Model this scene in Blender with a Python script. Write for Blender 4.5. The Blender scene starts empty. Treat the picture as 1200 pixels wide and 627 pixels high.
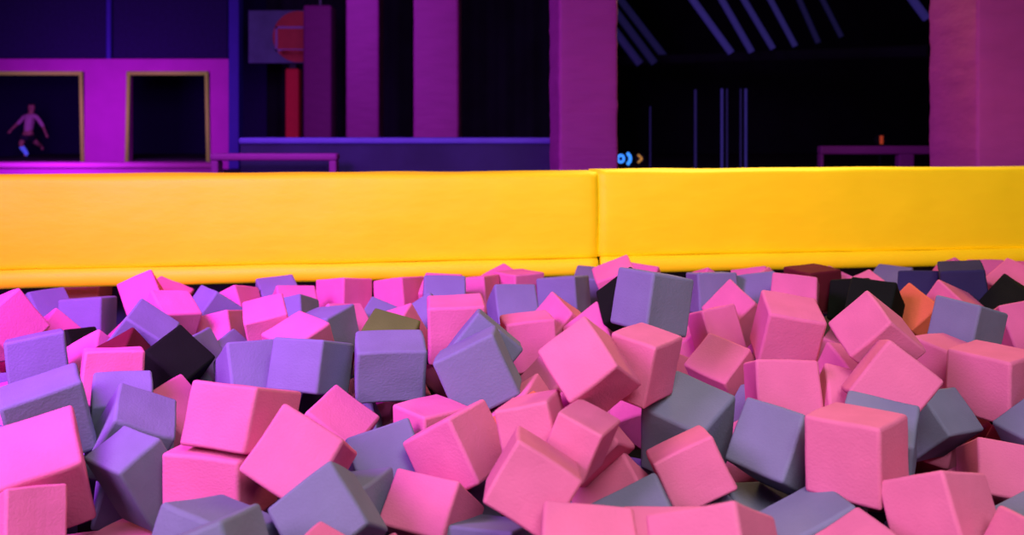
import bpy, bmesh, math, random
from mathutils import Vector, Matrix, noise
random.seed(7)
scn = bpy.context.scene
col = scn.collection
EYE = 0.75

# ------------------------------------------------------------------ materials
def mat(name, base, rough=0.8, noise_amt=0.0, nscale=8.0, bump=0.0, bscale=40.0, emit=None, estr=0.0, metal=0.0, sheen=0.0, stretch=None):
    m = bpy.data.materials.new(name); m.use_nodes = True
    nt = m.node_tree; b = nt.nodes['Principled BSDF']
    b.inputs['Roughness'].default_value = rough
    b.inputs['Metallic'].default_value = metal
    b.inputs['Specular IOR Level'].default_value = 0.05 if 'foam' in name else .25
    if sheen: b.inputs['Sheen Weight'].default_value = sheen
    tc = nt.nodes.new('ShaderNodeTexCoord')
    mp = nt.nodes.new('ShaderNodeMapping'); nt.links.new(tc.outputs['Object'], mp.inputs['Vector'])
    if stretch: mp.inputs['Scale'].default_value = stretch
    n = nt.nodes.new('ShaderNodeTexNoise'); n.inputs['Scale'].default_value = nscale; n.inputs['Detail'].default_value = 3
    nt.links.new(mp.outputs['Vector'], n.inputs['Vector'])
    r = nt.nodes.new('ShaderNodeValToRGB')
    r.color_ramp.elements[0].position = .3; r.color_ramp.elements[1].position = .7
    lo = [max(0, c * (1 - noise_amt)) for c in base]; hi = [min(1, c * (1 + noise_amt)) for c in base]
    r.color_ramp.elements[0].color = (*lo, 1); r.color_ramp.elements[1].color = (*hi, 1)
    nt.links.new(n.outputs['Fac'], r.inputs['Fac']); nt.links.new(r.outputs['Color'], b.inputs['Base Color'])
    if bump:
        n2 = nt.nodes.new('ShaderNodeTexNoise'); n2.inputs['Scale'].default_value = bscale; n2.inputs['Detail'].default_value = 4
        nt.links.new(mp.outputs['Vector'], n2.inputs['Vector'])
        bp = nt.nodes.new('ShaderNodeBump'); bp.inputs['Strength'].default_value = bump; bp.inputs['Distance'].default_value = .02
        nt.links.new(n2.outputs['Fac'], bp.inputs['Height']); nt.links.new(bp.outputs['Normal'], b.inputs['Normal'])
    if emit:
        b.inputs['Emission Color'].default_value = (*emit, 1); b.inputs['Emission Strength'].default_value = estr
    return m
PINK = (.60, .148, .29); GREY = (.165, .172, .275)
M = {
 'P': mat('pink_foam', PINK, .95, .06, 9, .12, 160),
 'G': mat('grey_foam', GREY, .95, .06, 9, .12, 160),
 'K': mat('black_foam', (.008, .011, .008), .95, .1, 9, .12, 160),
 'R': mat('shaded_pink_foam', (.10, .012, .02), .95, .1, 9, .12, 160),  # pink foam with its shade put into the colour
 'L': mat('olive_lit_grey_foam', (.09, .15, .03), .95, .08, 9, .12, 160),  # grey foam, yellowish bounce light painted into the colour
 'N': mat('shaded_grey_foam', (.03, .03, .08), .95, .08, 9, .12, 160),  # grey foam by the beam, dimness baked into the colour
 'O': mat('warm_lit_pink_foam', (.62, .15, .07), .95, .06, 9, .12, 160),  # pink foam, warm light off the beam painted into the colour
 'yellow': mat('yellow_vinyl', (.98, .80, .008), .6, .03, 5, .25, 5, emit=(1, .60, .0), estr=.20, stretch=(1, 1, 2.5)),  # slight glow added to brighten the vinyl
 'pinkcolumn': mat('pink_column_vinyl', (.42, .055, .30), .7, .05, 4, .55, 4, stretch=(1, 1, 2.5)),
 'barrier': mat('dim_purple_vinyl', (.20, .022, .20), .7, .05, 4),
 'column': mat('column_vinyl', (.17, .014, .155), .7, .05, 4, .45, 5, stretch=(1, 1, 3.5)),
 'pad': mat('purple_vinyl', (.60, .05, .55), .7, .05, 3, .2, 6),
 'padpale': mat('bright_purple_vinyl', (.75, .10, .62), .7, .05, 3, .2, 6),  # paler purple for the top pad of the ledge
 'net': mat('navy_net', (.018, .010, .085), .9, .15, 20),
 'bluepost': mat('blue_post', (.05, .035, .40), .6, .05, 8),
 'dark': mat('black_paint', (.008, .008, .02), .9, .3, 1.5),
 'navy': mat('navy_panel', (.02, .016, .07), .85, .2, 3),
 'ledge': mat('lavender_vinyl', (.08, .06, .38), .6, .05, 8),
 'beige': mat('beige_padding', (.50, .85, .10), .7, .05, 10, emit=(.4, .33, .12), estr=.10),  # faint yellow glow added to offset the violet light
 'board': mat('backboard_acrylic', (.10, .12, .26), .4, .15, 4),
 'ballred': mat('red_print', (.45, .05, .06), .5, .1, 5),
 'white': mat('white_line', (.3, .18, .5), .5),
 'redpad': mat('red_vinyl', (.65, .02, .05), .6, .05, 6),
 'rib': mat('blue_glow_metal', (.05, .05, .3), .6, .1, 5, emit=(.10, .08, .5), estr=.12),  # weak glow stands in for blue light on the metal
 'ribdim': mat('dim_blue_glow_metal', (.03, .03, .15), .6, .1, 5, emit=(.08, .07, .4), estr=.06),  # fainter glow in place of blue light
 'steel': mat('dark_steel', (.03, .03, .05), .4, .1, 5, metal=.7),
 'ledblue': mat('blue_led', (.1, .3, .9), .3, emit=(.04, .3, 1), estr=1.3),
 'ledyellow': mat('amber_led', (.8, .5, .1), .3, emit=(1, .5, .08), estr=.35),
 'ledred': mat('red_led', (.8, .1, .05), .3, emit=(1, .12, .03), estr=.2),
 'skin': mat('skin', (.45, .22, .2), .6, .05, 10),
 'shirt': mat('pale_shirt', (.60, .34, .55), .8, .1, 10),
 'shorts': mat('dark_shorts', (.02, .015, .05), .8, .1, 10),
 'legging': mat('blue_legging', (.12, .14, .9), .6, .05, 10, emit=(.08, .10, .9), estr=.5),  # blue glow put in so the lower leg looks lit
 'hair': mat('dark_hair', (.06, .03, .05), .8, .2, 20),
 'floor': mat('dark_floor', (.03, .015, .05), .8, .2, 2),
 'tramp': mat('trampoline_bed', (.02, .015, .03), .8, .2, 30),
}

# ------------------------------------------------------------------ helpers
def link(name, bm, m, parent=None, smooth=False):
    me = bpy.data.meshes.new(name); bm.to_mesh(me); bm.free()
    me.materials.append(m)
    if smooth:
        for p in me.polygons: p.use_smooth = True
    o = bpy.data.objects.new(name, me); col.objects.link(o)
    if parent: o.parent = parent
    return o
def tag(o, label=None, cat=None, group=None, kind=None):
    if label: o['label'] = label
    if cat: o['category'] = cat
    if group: o['group'] = group
    if kind: o['kind'] = kind
    return o
def empty(name, loc, rz=0):
    o = bpy.data.objects.new(name, None); col.objects.link(o)
    o.location = loc; o.rotation_euler = (0, 0, rz); o.empty_display_size = .1
    return o
def box(bm, x0, x1, y0, y1, z0, z1, bev=0.0, seg=3):
    r = bmesh.ops.create_cube(bm, size=1, matrix=Matrix.Translation(((x0+x1)/2, (y0+y1)/2, (z0+z1)/2)) @ Matrix.Diagonal((x1-x0, y1-y0, z1-z0, 1)))
    if bev:
        vs = set(r['verts']); es = [e for e in bm.edges if e.verts[0] in vs and e.verts[1] in vs]
        bmesh.ops.bevel(bm, geom=es, offset=bev, segments=seg, affect='EDGES', profile=.5)
def tube(bm, p, q, r, seg=12, r2=None):
    p = Vector(p); q = Vector(q); d = q - p
    mx = Matrix.Translation((p + q) / 2) @ d.to_track_quat('Z', 'Y').to_matrix().to_4x4()
    bmesh.ops.create_cone(bm, cap_ends=True, segments=seg, radius1=r, radius2=r if r2 is None else r2, depth=d.length, matrix=mx)
def B(): return bmesh.new()

# ------------------------------------------------------------------ camera
cd = bpy.data.cameras.new('camera'); cam = bpy.data.objects.new('camera', cd); col.objects.link(cam)
cd.sensor_width = 36; cd.lens = 30; cd.shift_y = -165.5/1200
cam.location = (0, 0, EYE); cam.rotation_euler = (math.pi/2, 0, 0)
cd.dof.use_dof = True; cd.dof.focus_distance = 2.5; cd.dof.aperture_fstop = 2.6
cd.clip_start = .05
scn.camera = cam

# ------------------------------------------------------------------ foam cubes
def foam_mesh(seed):
    bm = B(); bmesh.ops.create_cube(bm, size=.178)
    bmesh.ops.bevel(bm, geom=list(bm.edges), offset=.009, segments=3, affect='EDGES', profile=.5)
    bmesh.ops.triangulate(bm, faces=[f for f in bm.faces if len(f.verts) > 4])
    big = [e for e in bm.edges if e.calc_length() > .1]
    bmesh.ops.subdivide_edges(bm, edges=big, cuts=5, use_grid_fill=True)
    for v in bm.verts:
        n = noise.noise_vector(v.co * 9 + Vector((seed * 7.3, seed * 3.1, 0)))
        v.co += n * .0035
    me = bpy.data.meshes.new('foam_cube'); bm.to_mesh(me); bm.free()
    for p in me.polygons: p.use_smooth = p.area < .0002
    return me
SHAPES = {}
def foam(colr, variant):
    k = (colr, variant)
    if k not in SHAPES:
        me = foam_mesh(variant); me.materials.append(M[colr]); SHAPES[k] = me
    return SHAPES[k]
CUBES = [
 ('P', 'large bright pink foam cube at the left picture edge with dark red underside', [-1.089, 1.982, -0.059], [[-0.843, -0.558, -0.078], [-0.479, 0.785, 0.532], [-0.196, 0.478, -0.965]]),
 ('P', 'pink foam cube in the bottom left corner, overlapping the red underside', [-1.027, 1.779, -0.094], [[0.46, 0.192, -0.727], [0.468, -0.368, 0.56], [-0.132, -0.633, -0.546]]),
 ('G', 'grey-violet foam cube directly behind the large bright pink cube at the left edge', [-1.178, 2.166, 0.011], [[-0.858, 0.171, 0.534], [-0.531, 0.15, -0.848], [-0.225, -1.004, -0.035]]),
 ('G', 'lilac grey foam cube at the far left, just left of the small black cube', [-1.541, 2.772, -0.022], [[-0.829, 0.166, 0.496], [-0.492, -0.083, -0.864], [-0.096, -1.016, 0.151]]),
 ('P', 'hot pink foam cube with a thin orange top edge between the two black cubes', [-1.169, 2.492, 0.021], [[0.807, -0.009, -0.455], [0.403, -0.164, 0.876], [-0.086, -0.847, -0.165]]),
 ('K', 'small black foam cube behind the lilac grey cube at the far left', [-1.628, 3.126, -0.097], [[-0.162, 0.381, 0.882], [-0.97, -0.197, -0.062], [0.175, -0.741, 0.469]]),
 ('K', 'big black foam cube standing corner up left of the wide lilac cube', [-1.115, 2.782, -0.043], [[-0.305, 0.703, 0.573], [-0.906, -0.057, -0.398], [-0.267, -0.611, 0.696]]),
 ('R', 'pink foam cube painted shadow maroon, wedged behind the left side of the big black cube', [-1.32, 2.88, -0.076], [[0.143, 0.453, 0.865], [-0.908, 0.379, -0.055], [-0.362, -0.771, 0.481]]),
 ('G', 'violet foam cube half buried between the large bright pink cube and a rounder lilac cube', [-1.082, 2.358, -0.043], [[0.767, -0.205, -0.342], [0.376, 0.268, 0.748], [-0.063, -0.894, 0.302]]),
 ('G', 'rounded lilac foam cube just left of the wide pink cube on the left side', [-0.992, 2.221, -0.059], [[0.715, 0.301, -0.526], [0.385, -0.86, 0.101], [-0.4, -0.29, -0.845]]),
 ('G', 'steel violet foam cube with a diagonal ridge right of the dark red underside', [-0.898, 2.059, -0.099], [[0.351, -0.756, 0.352], [0.37, 0.608, 0.458], [-0.974, -0.042, 0.301]]),
 ('P', 'pink foam cube lying flat above the pale grey cube at the lower left', [-0.687, 2.015, -0.081], [[1.117, 0.013, 0.27], [-0.35, -0.016, 0.858], [0.023, -0.873, -0.011]]),
 ('P', 'wide pink foam cube with a darker right side under the lilac cubes on the left', [-0.645, 2.042, 0.053], [[-0.989, -0.089, -0.357], [0.377, -0.258, -0.923], [-0.012, -0.774, 0.349]]),
 ('P', 'magenta pink foam cube peeking out behind the left corner of the wide pink cube', [-1.048, 2.582, -0.146], [[-0.198, 0.664, 0.707], [-0.963, -0.096, -0.184], [-0.054, -0.715, 0.681]]),
 ('P', 'salmon pink foam cube tilted like a diamond right of the wide pink cube', [-0.477, 1.933, -0.008], [[-0.451, 0.832, -0.042], [-0.374, -0.263, -0.831], [-0.705, -0.393, 0.468]]),
 ('P', 'pink foam cube with its corner up, right behind the salmon diamond', [-0.516, 2.438, -0.136], [[-0.302, 0.754, 0.48], [-0.935, -0.158, -0.297], [-0.162, -0.497, 0.823]]),
 ('G', 'wide lilac foam cube showing two sides, right of the big black cube', [-0.636, 2.7, -0.009], [[-0.992, -0.074, -0.374], [0.398, -0.254, -0.909], [-0.032, -0.878, 0.294]]),
 ('G', 'lilac foam cube tucked behind the left end of the wide lilac cube', [-0.858, 2.789, -0.065], [[0.821, 0.257, -0.496], [0.55, -0.481, 0.677], [-0.064, -0.827, -0.548]]),
 ('G', 'upright lavender grey foam cube in front of the olive-tinted cube', [-0.383, 2.674, 0.001], [[1.182, -0.046, -0.192], [0.245, 0.145, 0.942], [-0.021, -0.909, 0.16]]),
 ('L', 'grey foam cube painted in olive light, corner up behind the lavender grey cube', [-0.438, 2.99, -0.029], [[0.957, -0.221, -0.163], [-0.126, -0.883, 0.453], [-0.243, -0.415, -0.877]]),
 ('G', 'slate violet foam cube in the middle, in front of a matching taller one', [-0.1, 2.53, 0.021], [[-1.009, 0.448, -0.022], [-0.008, -0.073, -0.973], [-0.47, -0.96, 0.064]]),
 ('G', 'taller slate violet foam cube whose corner rises against the orange-topped cube', [-0.095, 2.71, 0.036], [[-0.658, 0.804, 0.034], [-0.13, -0.061, -0.992], [-0.795, -0.655, 0.134]]),
 ('P', 'pink foam cube with an orange top, left of centre near the yellow beam', [-0.193, 2.955, 0.05], [[1.093, 0.016, -0.124], [0.134, 0.064, 1.0], [0.024, -1.102, 0.056]]),
 ('P', 'orange-edged pink foam cube just left of the big tilted pink cube', [0.06, 3.045, -0.018], [[0.978, 0.094, -0.155], [0.155, -0.015, 0.996], [0.091, -0.984, -0.03]]),
 ('P', 'big tilted pink foam cube with a dark red lower side near the middle', [0.184, 2.012, 0.18], [[-0.622, -0.379, 0.419], [0.048, 0.586, 0.675], [-0.504, 0.523, -0.453]]),
 ('P', 'pink foam cube with an orange V shaped top under the perched grey cube', [0.328, 2.146, 0.153], [[-0.564, -0.158, -0.529], [0.387, 0.072, -0.783], [0.137, -0.851, 0.032]]),
 ('G', 'grey foam cube perched on top of the pile, overlapping the yellow beam', [0.462, 2.821, 0.171], [[-0.543, -0.186, -0.85], [0.867, -0.138, -0.527], [-0.018, -1.051, 0.22]]),
 ('P', 'pink foam cube with an orange-red left side, right of the perched grey cube', [0.802, 3.358, -0.059], [[0.769, 0.225, -0.199], [0.212, -0.243, 0.88], [0.126, -0.966, -0.268]]),
 ('P', 'upright pink foam cube showing top and two sides, right of the perched grey cube', [0.945, 2.935, 0.045], [[0.126, -0.136, -1.062], [0.984, 0.333, 0.088], [0.293, -1.058, 0.164]]),
 ('P', 'flat-faced pink foam cube below the upright pink cube, above a grey cube', [0.783, 2.475, -0.017], [[1.004, -0.025, 0.07], [-0.074, -0.29, 0.961], [-0.004, -0.874, -0.322]]),
 ('P', 'dusty pink foam cube squeezed right of the flat-faced pink cube', [0.955, 2.437, -0.068], [[0.894, -0.222, -0.135], [-0.12, -0.851, 0.497], [-0.21, -0.458, -0.857]]),
 ('P', 'pink foam cube with rust lower right side, left of flat-faced pink cube', [0.744, 3.004, -0.113], [[-0.624, 0.617, 0.379], [0.804, 0.375, 0.418], [0.146, 0.568, -0.687]]),
 ('G', 'blue-grey foam cube with a dark green right side and dark left side', [0.453, 2.207, -0.039], [[-0.759, 0.046, -0.641], [0.585, 0.437, -0.714], [0.211, -1.048, -0.325]]),
 ('P', 'salmon pink foam cube in front of the blue-grey cube with dark sides', [0.41, 1.97, -0.042], [[0.758, 0.303, 0.044], [0.032, -0.133, 0.909], [0.36, -0.627, -0.172]]),
 ('G', 'blue-grey foam cube left of the large upright pink block at the right', [0.657, 2.08, -0.039], [[0.574, -0.405, 0.655], [-0.772, -0.299, 0.489], [-0.002, -0.78, -0.528]]),
 ('P', 'large upright pink foam cube with a rust brown right side at the lower right', [0.769, 1.903, 0.022], [[-0.699, -0.016, -0.667], [0.641, -0.064, -0.725], [-0.032, -0.938, 0.061]]),
 ('G', 'steel grey foam cube with a bright slanted face right of the large upright pink cube', [1.219, 2.474, -0.115], [[-0.237, -0.382, -0.803], [0.474, 0.582, -0.465], [0.548, -0.669, 0.054]]),
 ('G', 'grey foam cube behind the large upright pink cube, mostly hidden', [0.89, 2.079, -0.033], [[-0.824, -0.452, -0.075], [0.448, -0.777, -0.313], [0.083, -0.292, 0.949]]),
 ('P', 'pink foam cube shaped like a low peak above the slanted steel grey cube', [0.997, 2.251, 0.068], [[-0.633, 0.647, -0.236], [-0.024, -0.295, -0.922], [-0.758, -0.531, 0.226]]),
 ('P', 'pink foam cube standing on its corner in front of the orange-tinted cube', [1.048, 2.457, 0.143], [[-0.566, -0.001, 0.668], [0.234, 0.906, 0.202], [-0.62, 0.342, -0.534]]),
 ('O', 'pink foam cube painted in orange light, between the corner-standing pink cube and a grey cube', [1.654, 3.453, -0.023], [[-0.587, 0.227, -0.675], [0.075, -0.912, -0.393], [-0.6, -0.336, 0.61]]),
 ('G', 'grey foam cube at the right side just below the yellow beam', [1.531, 2.873, 0.075], [[-0.458, -0.239, -0.808], [0.764, -0.069, -0.507], [0.066, -0.86, 0.265]]),
 ('P', 'pink foam cube with a thin orange top edge cut by the right picture edge', [1.979, 3.288, -0.024], [[0.953, 0.169, 0.252], [-0.172, -0.389, 0.906], [0.249, -0.914, -0.339]]),
 ('P', 'big pink foam cube with a pale top near the right edge', [1.416, 2.519, -0.002], [[-0.619, -0.012, -0.829], [0.827, 0.029, -0.62], [0.031, -1.019, -0.008]]),
 ('G', 'dark blue-grey foam cube cut by the right edge below pale-topped pink cube', [1.468, 2.321, -0.111], [[0.819, 0.172, 0.495], [0.131, -0.976, 0.11], [0.487, -0.026, -0.861]]),
 ('P', 'pink foam cube with a magenta left side at the right edge', [1.297, 2.274, -0.18], [[0.87, -0.165, 0.161], [-0.203, -0.35, 0.967], [-0.106, -0.689, -0.531]]),
 ('P', 'pink foam cube with a pale right face near the bottom right corner', [0.884, 1.76, -0.048], [[-0.501, 0.043, -0.779], [0.581, -0.392, -0.522], [-0.356, -0.7, 0.244]]),
 ('G', 'blue-grey foam cube cut by the right edge near the bottom corner', [1.178, 1.856, -0.171], [[0.824, -0.063, 0.478], [-0.069, -1.005, 0.004], [0.449, -0.039, -0.876]]),
 ('P', 'pale pink foam cube in the bottom right corner', [0.981, 1.563, -0.086], [[-0.01, -0.478, 0.836], [-0.988, -0.104, -0.091], [0.15, -0.72, -0.541]]),
 ('P', 'pink foam cube corner at the bottom edge below the large upright pink cube', [0.683, 1.64, -0.135], [[-0.83, 0.212, -0.429], [-0.176, -0.975, -0.103], [-0.417, -0.01, 0.896]]),
 ('G', 'broad slanted grey foam cube at the bottom, below the large upright pink cube', [0.664, 1.829, -0.152], [[-0.869, 0.059, -0.439], [-0.084, -0.964, 0.037], [-0.421, 0.069, 0.897]]),
 ('G', 'mauve grey foam cube wedged under the blue-grey cube at the lower right of centre', [0.635, 2.1, -0.254], [[1.017, 0.004, 0.026], [-0.002, -0.98, 0.204], [0.027, -0.205, -0.974]]),
 ('P', 'salmon pink foam cube with a rust right side at the bottom edge, right of centre', [0.351, 1.459, 0.015], [[-0.776, 0.028, -0.588], [0.4, -0.42, -0.738], [-0.323, -0.587, 0.5]]),
 ('P', 'pale pink foam cube between two salmon cubes at the bottom edge right of centre', [0.306, 1.657, -0.119], [[0.969, 0.087, -0.051], [0.097, -0.934, 0.206], [-0.03, -0.201, -0.977]]),
 ('P', 'flat-faced salmon foam cube at the bottom edge just right of centre', [0.13, 1.495, -0.045], [[0.94, -0.055, -0.062], [-0.034, -0.964, 0.269], [-0.07, -0.266, -0.962]]),
 ('G', 'blue-grey foam cube whose corner pokes up above the flat-faced salmon cube', [0.287, 1.826, -0.144], [[-0.867, 0.107, -0.416], [-0.009, -0.93, -0.235], [-0.42, -0.201, 0.863]]),
 ('G', 'blue-grey foam cube barely showing between the two salmon cubes at the lower middle', [0.47, 1.913, -0.219], [[-0.721, -0.048, -0.651], [0.24, -0.943, -0.218], [-0.582, -0.33, 0.717]]),
 ('P', 'rose foam cube between the big pale pink cube and the poking blue-grey corner', [0.266, 1.994, -0.149], [[-0.701, 0.135, -0.64], [-0.014, -0.897, -0.193], [-0.656, -0.126, 0.688]]),
 ('P', 'big pale pink foam cube in the lower middle, in front of other pink cubes', [0.039, 1.673, 0.054], [[0.699, -0.38, 0.008], [-0.08, -0.108, 0.935], [-0.413, -0.622, -0.167]]),
 ('P', 'pink foam cube with a tan right side behind the big pale pink cube', [0.051, 1.905, 0.069], [[-0.647, 0.172, -0.208], [0.115, -0.149, -0.964], [-0.169, -0.759, 0.142]]),
 ('P', 'pale pink foam cube corner showing left of the dark red cube side', [0.035, 2.489, -0.117], [[-0.312, 0.564, 0.75], [-0.942, -0.063, -0.338], [-0.148, -0.785, 0.567]]),
 ('P', 'pink foam cube with a deep magenta left side in the middle of the pit', [0.148, 1.838, 0.075], [[-0.502, -0.25, -0.324], [0.217, 0.026, -0.845], [0.218, -0.601, 0.097]]),
 ('P', 'pale slanted pink foam cube lower left of the dark-sided blue-grey cube', [0.168, 2.056, 0.002], [[0.349, -0.607, -0.597], [0.884, -0.009, 0.506], [-0.383, -0.575, 0.622]]),
 ('P', 'magenta foam cube hidden behind left corner of the dark-sided blue-grey cube', [0.412, 2.475, -0.064], [[0.584, 0.741, 0.277], [-0.648, 0.255, 0.703], [0.453, -0.591, 0.65]]),
 ('P', 'purple-pink foam cube deep in the gap right of the slate violet cubes', [0.131, 2.772, -0.129], [[-0.644, 0.219, -0.718], [0.144, -0.896, -0.41], [-0.72, -0.376, 0.56]]),
 ('P', 'big pink foam cube with two broad faces and a slanting ridge in the middle', [-0.137, 2.162, -0.073], [[-0.724, 0.432, -0.476], [0.519, -0.217, -0.725], [-0.526, -0.81, -0.06]]),
 ('P', 'light pink foam cube lying below the slate violet cubes, left of centre', [-0.225, 2.391, -0.119], [[-0.6, 0.029, -0.676], [0.777, -0.026, -0.522], [-0.038, -0.997, -0.006]]),
 ('G', 'violet grey foam cube between the salmon diamond and the big two-faced pink cube', [-0.343, 2.261, -0.152], [[-0.873, 0.354, 0.247], [-0.458, -0.453, -0.7], [-0.162, -0.624, 0.648]]),
 ('G', 'large blue-grey foam cube below the salmon diamond at the bottom left of centre', [-0.374, 1.758, -0.062], [[-0.683, 0.5, -0.071], [-0.215, -0.342, -1.069], [-0.475, -0.564, 0.586]]),
 ('G', 'pale grey foam cube at the bottom edge below the flat pink cube', [-0.594, 1.683, -0.101], [[-0.354, 0.869, 0.252], [-0.898, -0.39, 0.201], [0.285, -0.149, 0.946]]),
 ('P', 'pink foam cube peeking over the bottom edge before the large blue-grey cube', [-0.342, 1.519, -0.098], [[-0.156, 0.796, 0.395], [-0.982, -0.17, 0.058], [0.129, -0.332, 0.916]]),
 ('P', 'pink foam cube with a tan right side at the bottom, left of centre', [-0.19, 2.034, -0.176], [[-0.88, -0.222, -0.312], [0.412, -0.427, -0.719], [0.033, -0.577, 0.653]]),
 ('G', 'grey foam cube with a pale top at the bottom edge in the middle', [-0.044, 1.958, -0.236], [[-0.893, -0.012, -0.4], [0.387, -0.215, -0.865], [-0.093, -0.777, 0.245]]),
 ('P', 'pink foam cube barely showing at the bottom edge below the steel violet cube', [-1.084, 2.203, -0.375], [[-0.915, 0.075, -0.275], [0.208, -0.318, -0.867], [-0.194, -0.699, 0.365]]),
 ('P', 'magenta foam cube at the far left just below the yellow beam', [-1.87, 3.14, 0.011], [[-0.48, -0.293, 0.842], [-0.357, -0.823, -0.468], [0.863, -0.503, 0.275]]),
 ('G', 'violet foam cube below the beam behind the small black cube', [-1.818, 3.659, -0.073], [[-1.006, 0.048, 0.072], [-0.08, -0.145, -0.976], [-0.038, -0.955, 0.152]]),
 ('G', 'violet foam cube under the beam just right of the far left magenta cube', [-2.059, 3.743, -0.086], [[0.407, 0.541, -0.737], [0.913, -0.282, 0.298], [-0.047, -0.796, -0.607]]),
 ('P', 'small patch of a magenta foam cube left of the small black cube', [-1.809, 3.331, -0.109], [[-0.005, 0.608, 0.786], [-0.907, 0.324, -0.264], [-0.421, -0.704, 0.558]]),
 ('P', 'magenta foam cube under the beam with a darker right side, above the violet cubes', [-2.116, 4.257, -0.049], [[-1.014, -0.026, -0.059], [-0.067, 0.111, 0.943], [-0.025, 0.773, -0.137]]),
 ('P', 'magenta foam cube under the beam whose lower edge casts a dark gap', [-1.617, 3.766, -0.025], [[0.737, -0.525, 0.007], [0.295, 0.581, -0.748], [0.326, 0.662, 0.661]]),
 ('P', 'magenta foam cube under the beam left of the striped-looking violet cube', [-1.294, 3.225, 0.012], [[0.619, -0.541, 0.374], [0.584, 0.653, -0.207], [-0.123, 0.376, 0.899]]),
 ('P', 'small pink foam cube corner under the magenta cube with the dark gap', [-1.591, 3.559, -0.165], [[0.254, 0.643, 0.706], [-0.961, 0.279, 0.073], [-0.156, -0.674, 0.703]]),
 ('G', 'light violet foam cube corner left of the shadow-maroon pink cube', [-1.323, 3.039, -0.003], [[-0.616, 0.728, 0.058], [0.148, 0.197, -0.858], [-0.733, -0.572, -0.222]]),
 ('P', 'magenta foam cube corner above the orange-edged hot pink cube', [-1.487, 3.03, -0.117], [[0.249, 0.409, 0.865], [-0.761, 0.611, -0.048], [-0.53, -0.685, 0.474]]),
 ('P', 'magenta foam cube under the beam, behind left of the violet dark-sided cube', [-1.626, 3.998, -0.081], [[-0.866, -0.04, -0.428], [-0.066, 0.992, 0.05], [0.408, 0.074, -0.902]]),
 ('G', 'violet foam cube with a dark lower side under the beam behind the black cube', [-1.248, 3.557, -0.038], [[-0.438, -0.653, 0.587], [-0.368, 0.781, 0.489], [-0.761, -0.002, -0.574]]),
 ('P', 'magenta foam cube showing two faces right of the big black cube', [-1.153, 3.348, -0.063], [[-0.932, 0.189, -0.065], [0.017, -0.187, -0.95], [-0.22, -0.817, 0.202]]),
 ('G', 'deep violet foam cube in the hollow right of the big black cube', [-1.121, 2.98, -0.083], [[-0.069, 0.474, 0.822], [-0.989, -0.043, -0.052], [0.012, -0.857, 0.458]]),
 ('G', 'violet foam cube barely seen behind the wide lilac cube left end', [-1.053, 3.157, -0.141], [[-0.057, 0.718, 0.667], [-0.995, -0.004, -0.081], [-0.057, -0.647, 0.74]]),
 ('P', 'magenta foam cube with a deep purple-pink lower face behind the wide lilac cube', [-0.871, 3.045, 0.035], [[-0.774, 0.086, 0.325], [-0.243, 0.279, -0.865], [-0.161, -0.831, -0.256]]),
 ('P', 'light magenta foam cube sloping down to the right behind the wide lilac cube', [-0.726, 2.933, -0.019], [[0.753, -0.587, 0.117], [-0.598, -0.674, 0.34], [-0.123, -0.319, -0.934]]),
 ('P', 'magenta foam cube under the beam right of the violet cube with the dark side', [-1.226, 3.784, -0.074], [[0.318, 0.372, -0.871], [0.907, -0.353, 0.188], [-0.234, -0.862, -0.453]]),
 ('G', 'small violet foam cube patch under the beam above the light magenta slope', [-1.091, 3.976, -0.066], [[-0.439, 0.875, -0.091], [0.844, 0.436, 0.295], [0.304, 0.051, -0.951]]),
 ('P', 'magenta foam cube under the beam left of the two-toned magenta cube', [-0.97, 3.796, -0.083], [[0.869, 0.331, -0.372], [0.492, -0.689, 0.533], [-0.08, -0.645, -0.76]]),
 ('G', 'violet foam cube below the two-toned magenta cube, left of the deep purple cube', [-0.908, 3.517, -0.056], [[0.232, 0.162, -0.959], [0.915, -0.371, 0.157], [-0.334, -0.905, -0.236]]),
 ('P', 'two-toned magenta foam cube under the beam with a dark right face', [-0.796, 4.048, -0.051], [[-0.879, 0.021, -0.62], [0.603, -0.178, -0.86], [-0.153, -0.822, 0.171]]),
 ('G', 'deep purple foam cube between the wide lilac cube and the olive-tinted cube', [-0.684, 3.142, -0.018], [[-0.394, 0.189, 0.883], [-0.889, 0.034, -0.411], [-0.109, -0.957, 0.16]]),
 ('P', 'magenta foam cube behind the olive-tinted cube, left side', [-0.672, 3.36, -0.071], [[-0.621, 0.492, 0.596], [-0.758, -0.529, -0.353], [0.143, -0.666, 0.721]]),
 ('P', 'magenta foam cube with a lower point under the beam above the olive-tinted cube', [-0.537, 4.09, -0.062], [[-0.863, 0.091, -0.516], [0.493, -0.176, -0.859], [-0.186, -0.892, 0.117]]),
 ('G', 'violet foam cube strip just above the olive-tinted cube', [-0.556, 3.561, -0.107], [[0.917, -0.242, -0.308], [-0.038, -0.836, 0.543], [-0.39, -0.488, -0.778]]),
 ('G', 'violet foam cube left of the orange-topped cube under the beam', [-0.335, 3.432, -0.064], [[-0.836, 0.35, -0.413], [0.076, -0.678, -0.73], [-0.533, -0.645, 0.543]]),
 ('G', 'violet foam cube under the beam above the orange-topped cube', [-0.296, 3.693, -0.011], [[0.998, 0.03, -0.121], [0.118, -0.554, 0.825], [-0.043, -0.834, -0.553]]),
 ('P', 'magenta foam cube under the beam right above the orange top', [-0.156, 3.886, -0.018], [[-0.816, 0.084, -0.37], [0.325, -0.145, -0.889], [-0.126, -0.921, 0.106]]),
 ('G', 'indigo foam cube under the beam right of the orange-topped cube', [0.004, 3.514, -0.021], [[0.964, 0.131, -0.215], [0.248, -0.613, 0.75], [-0.033, -0.78, -0.626]]),
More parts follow.
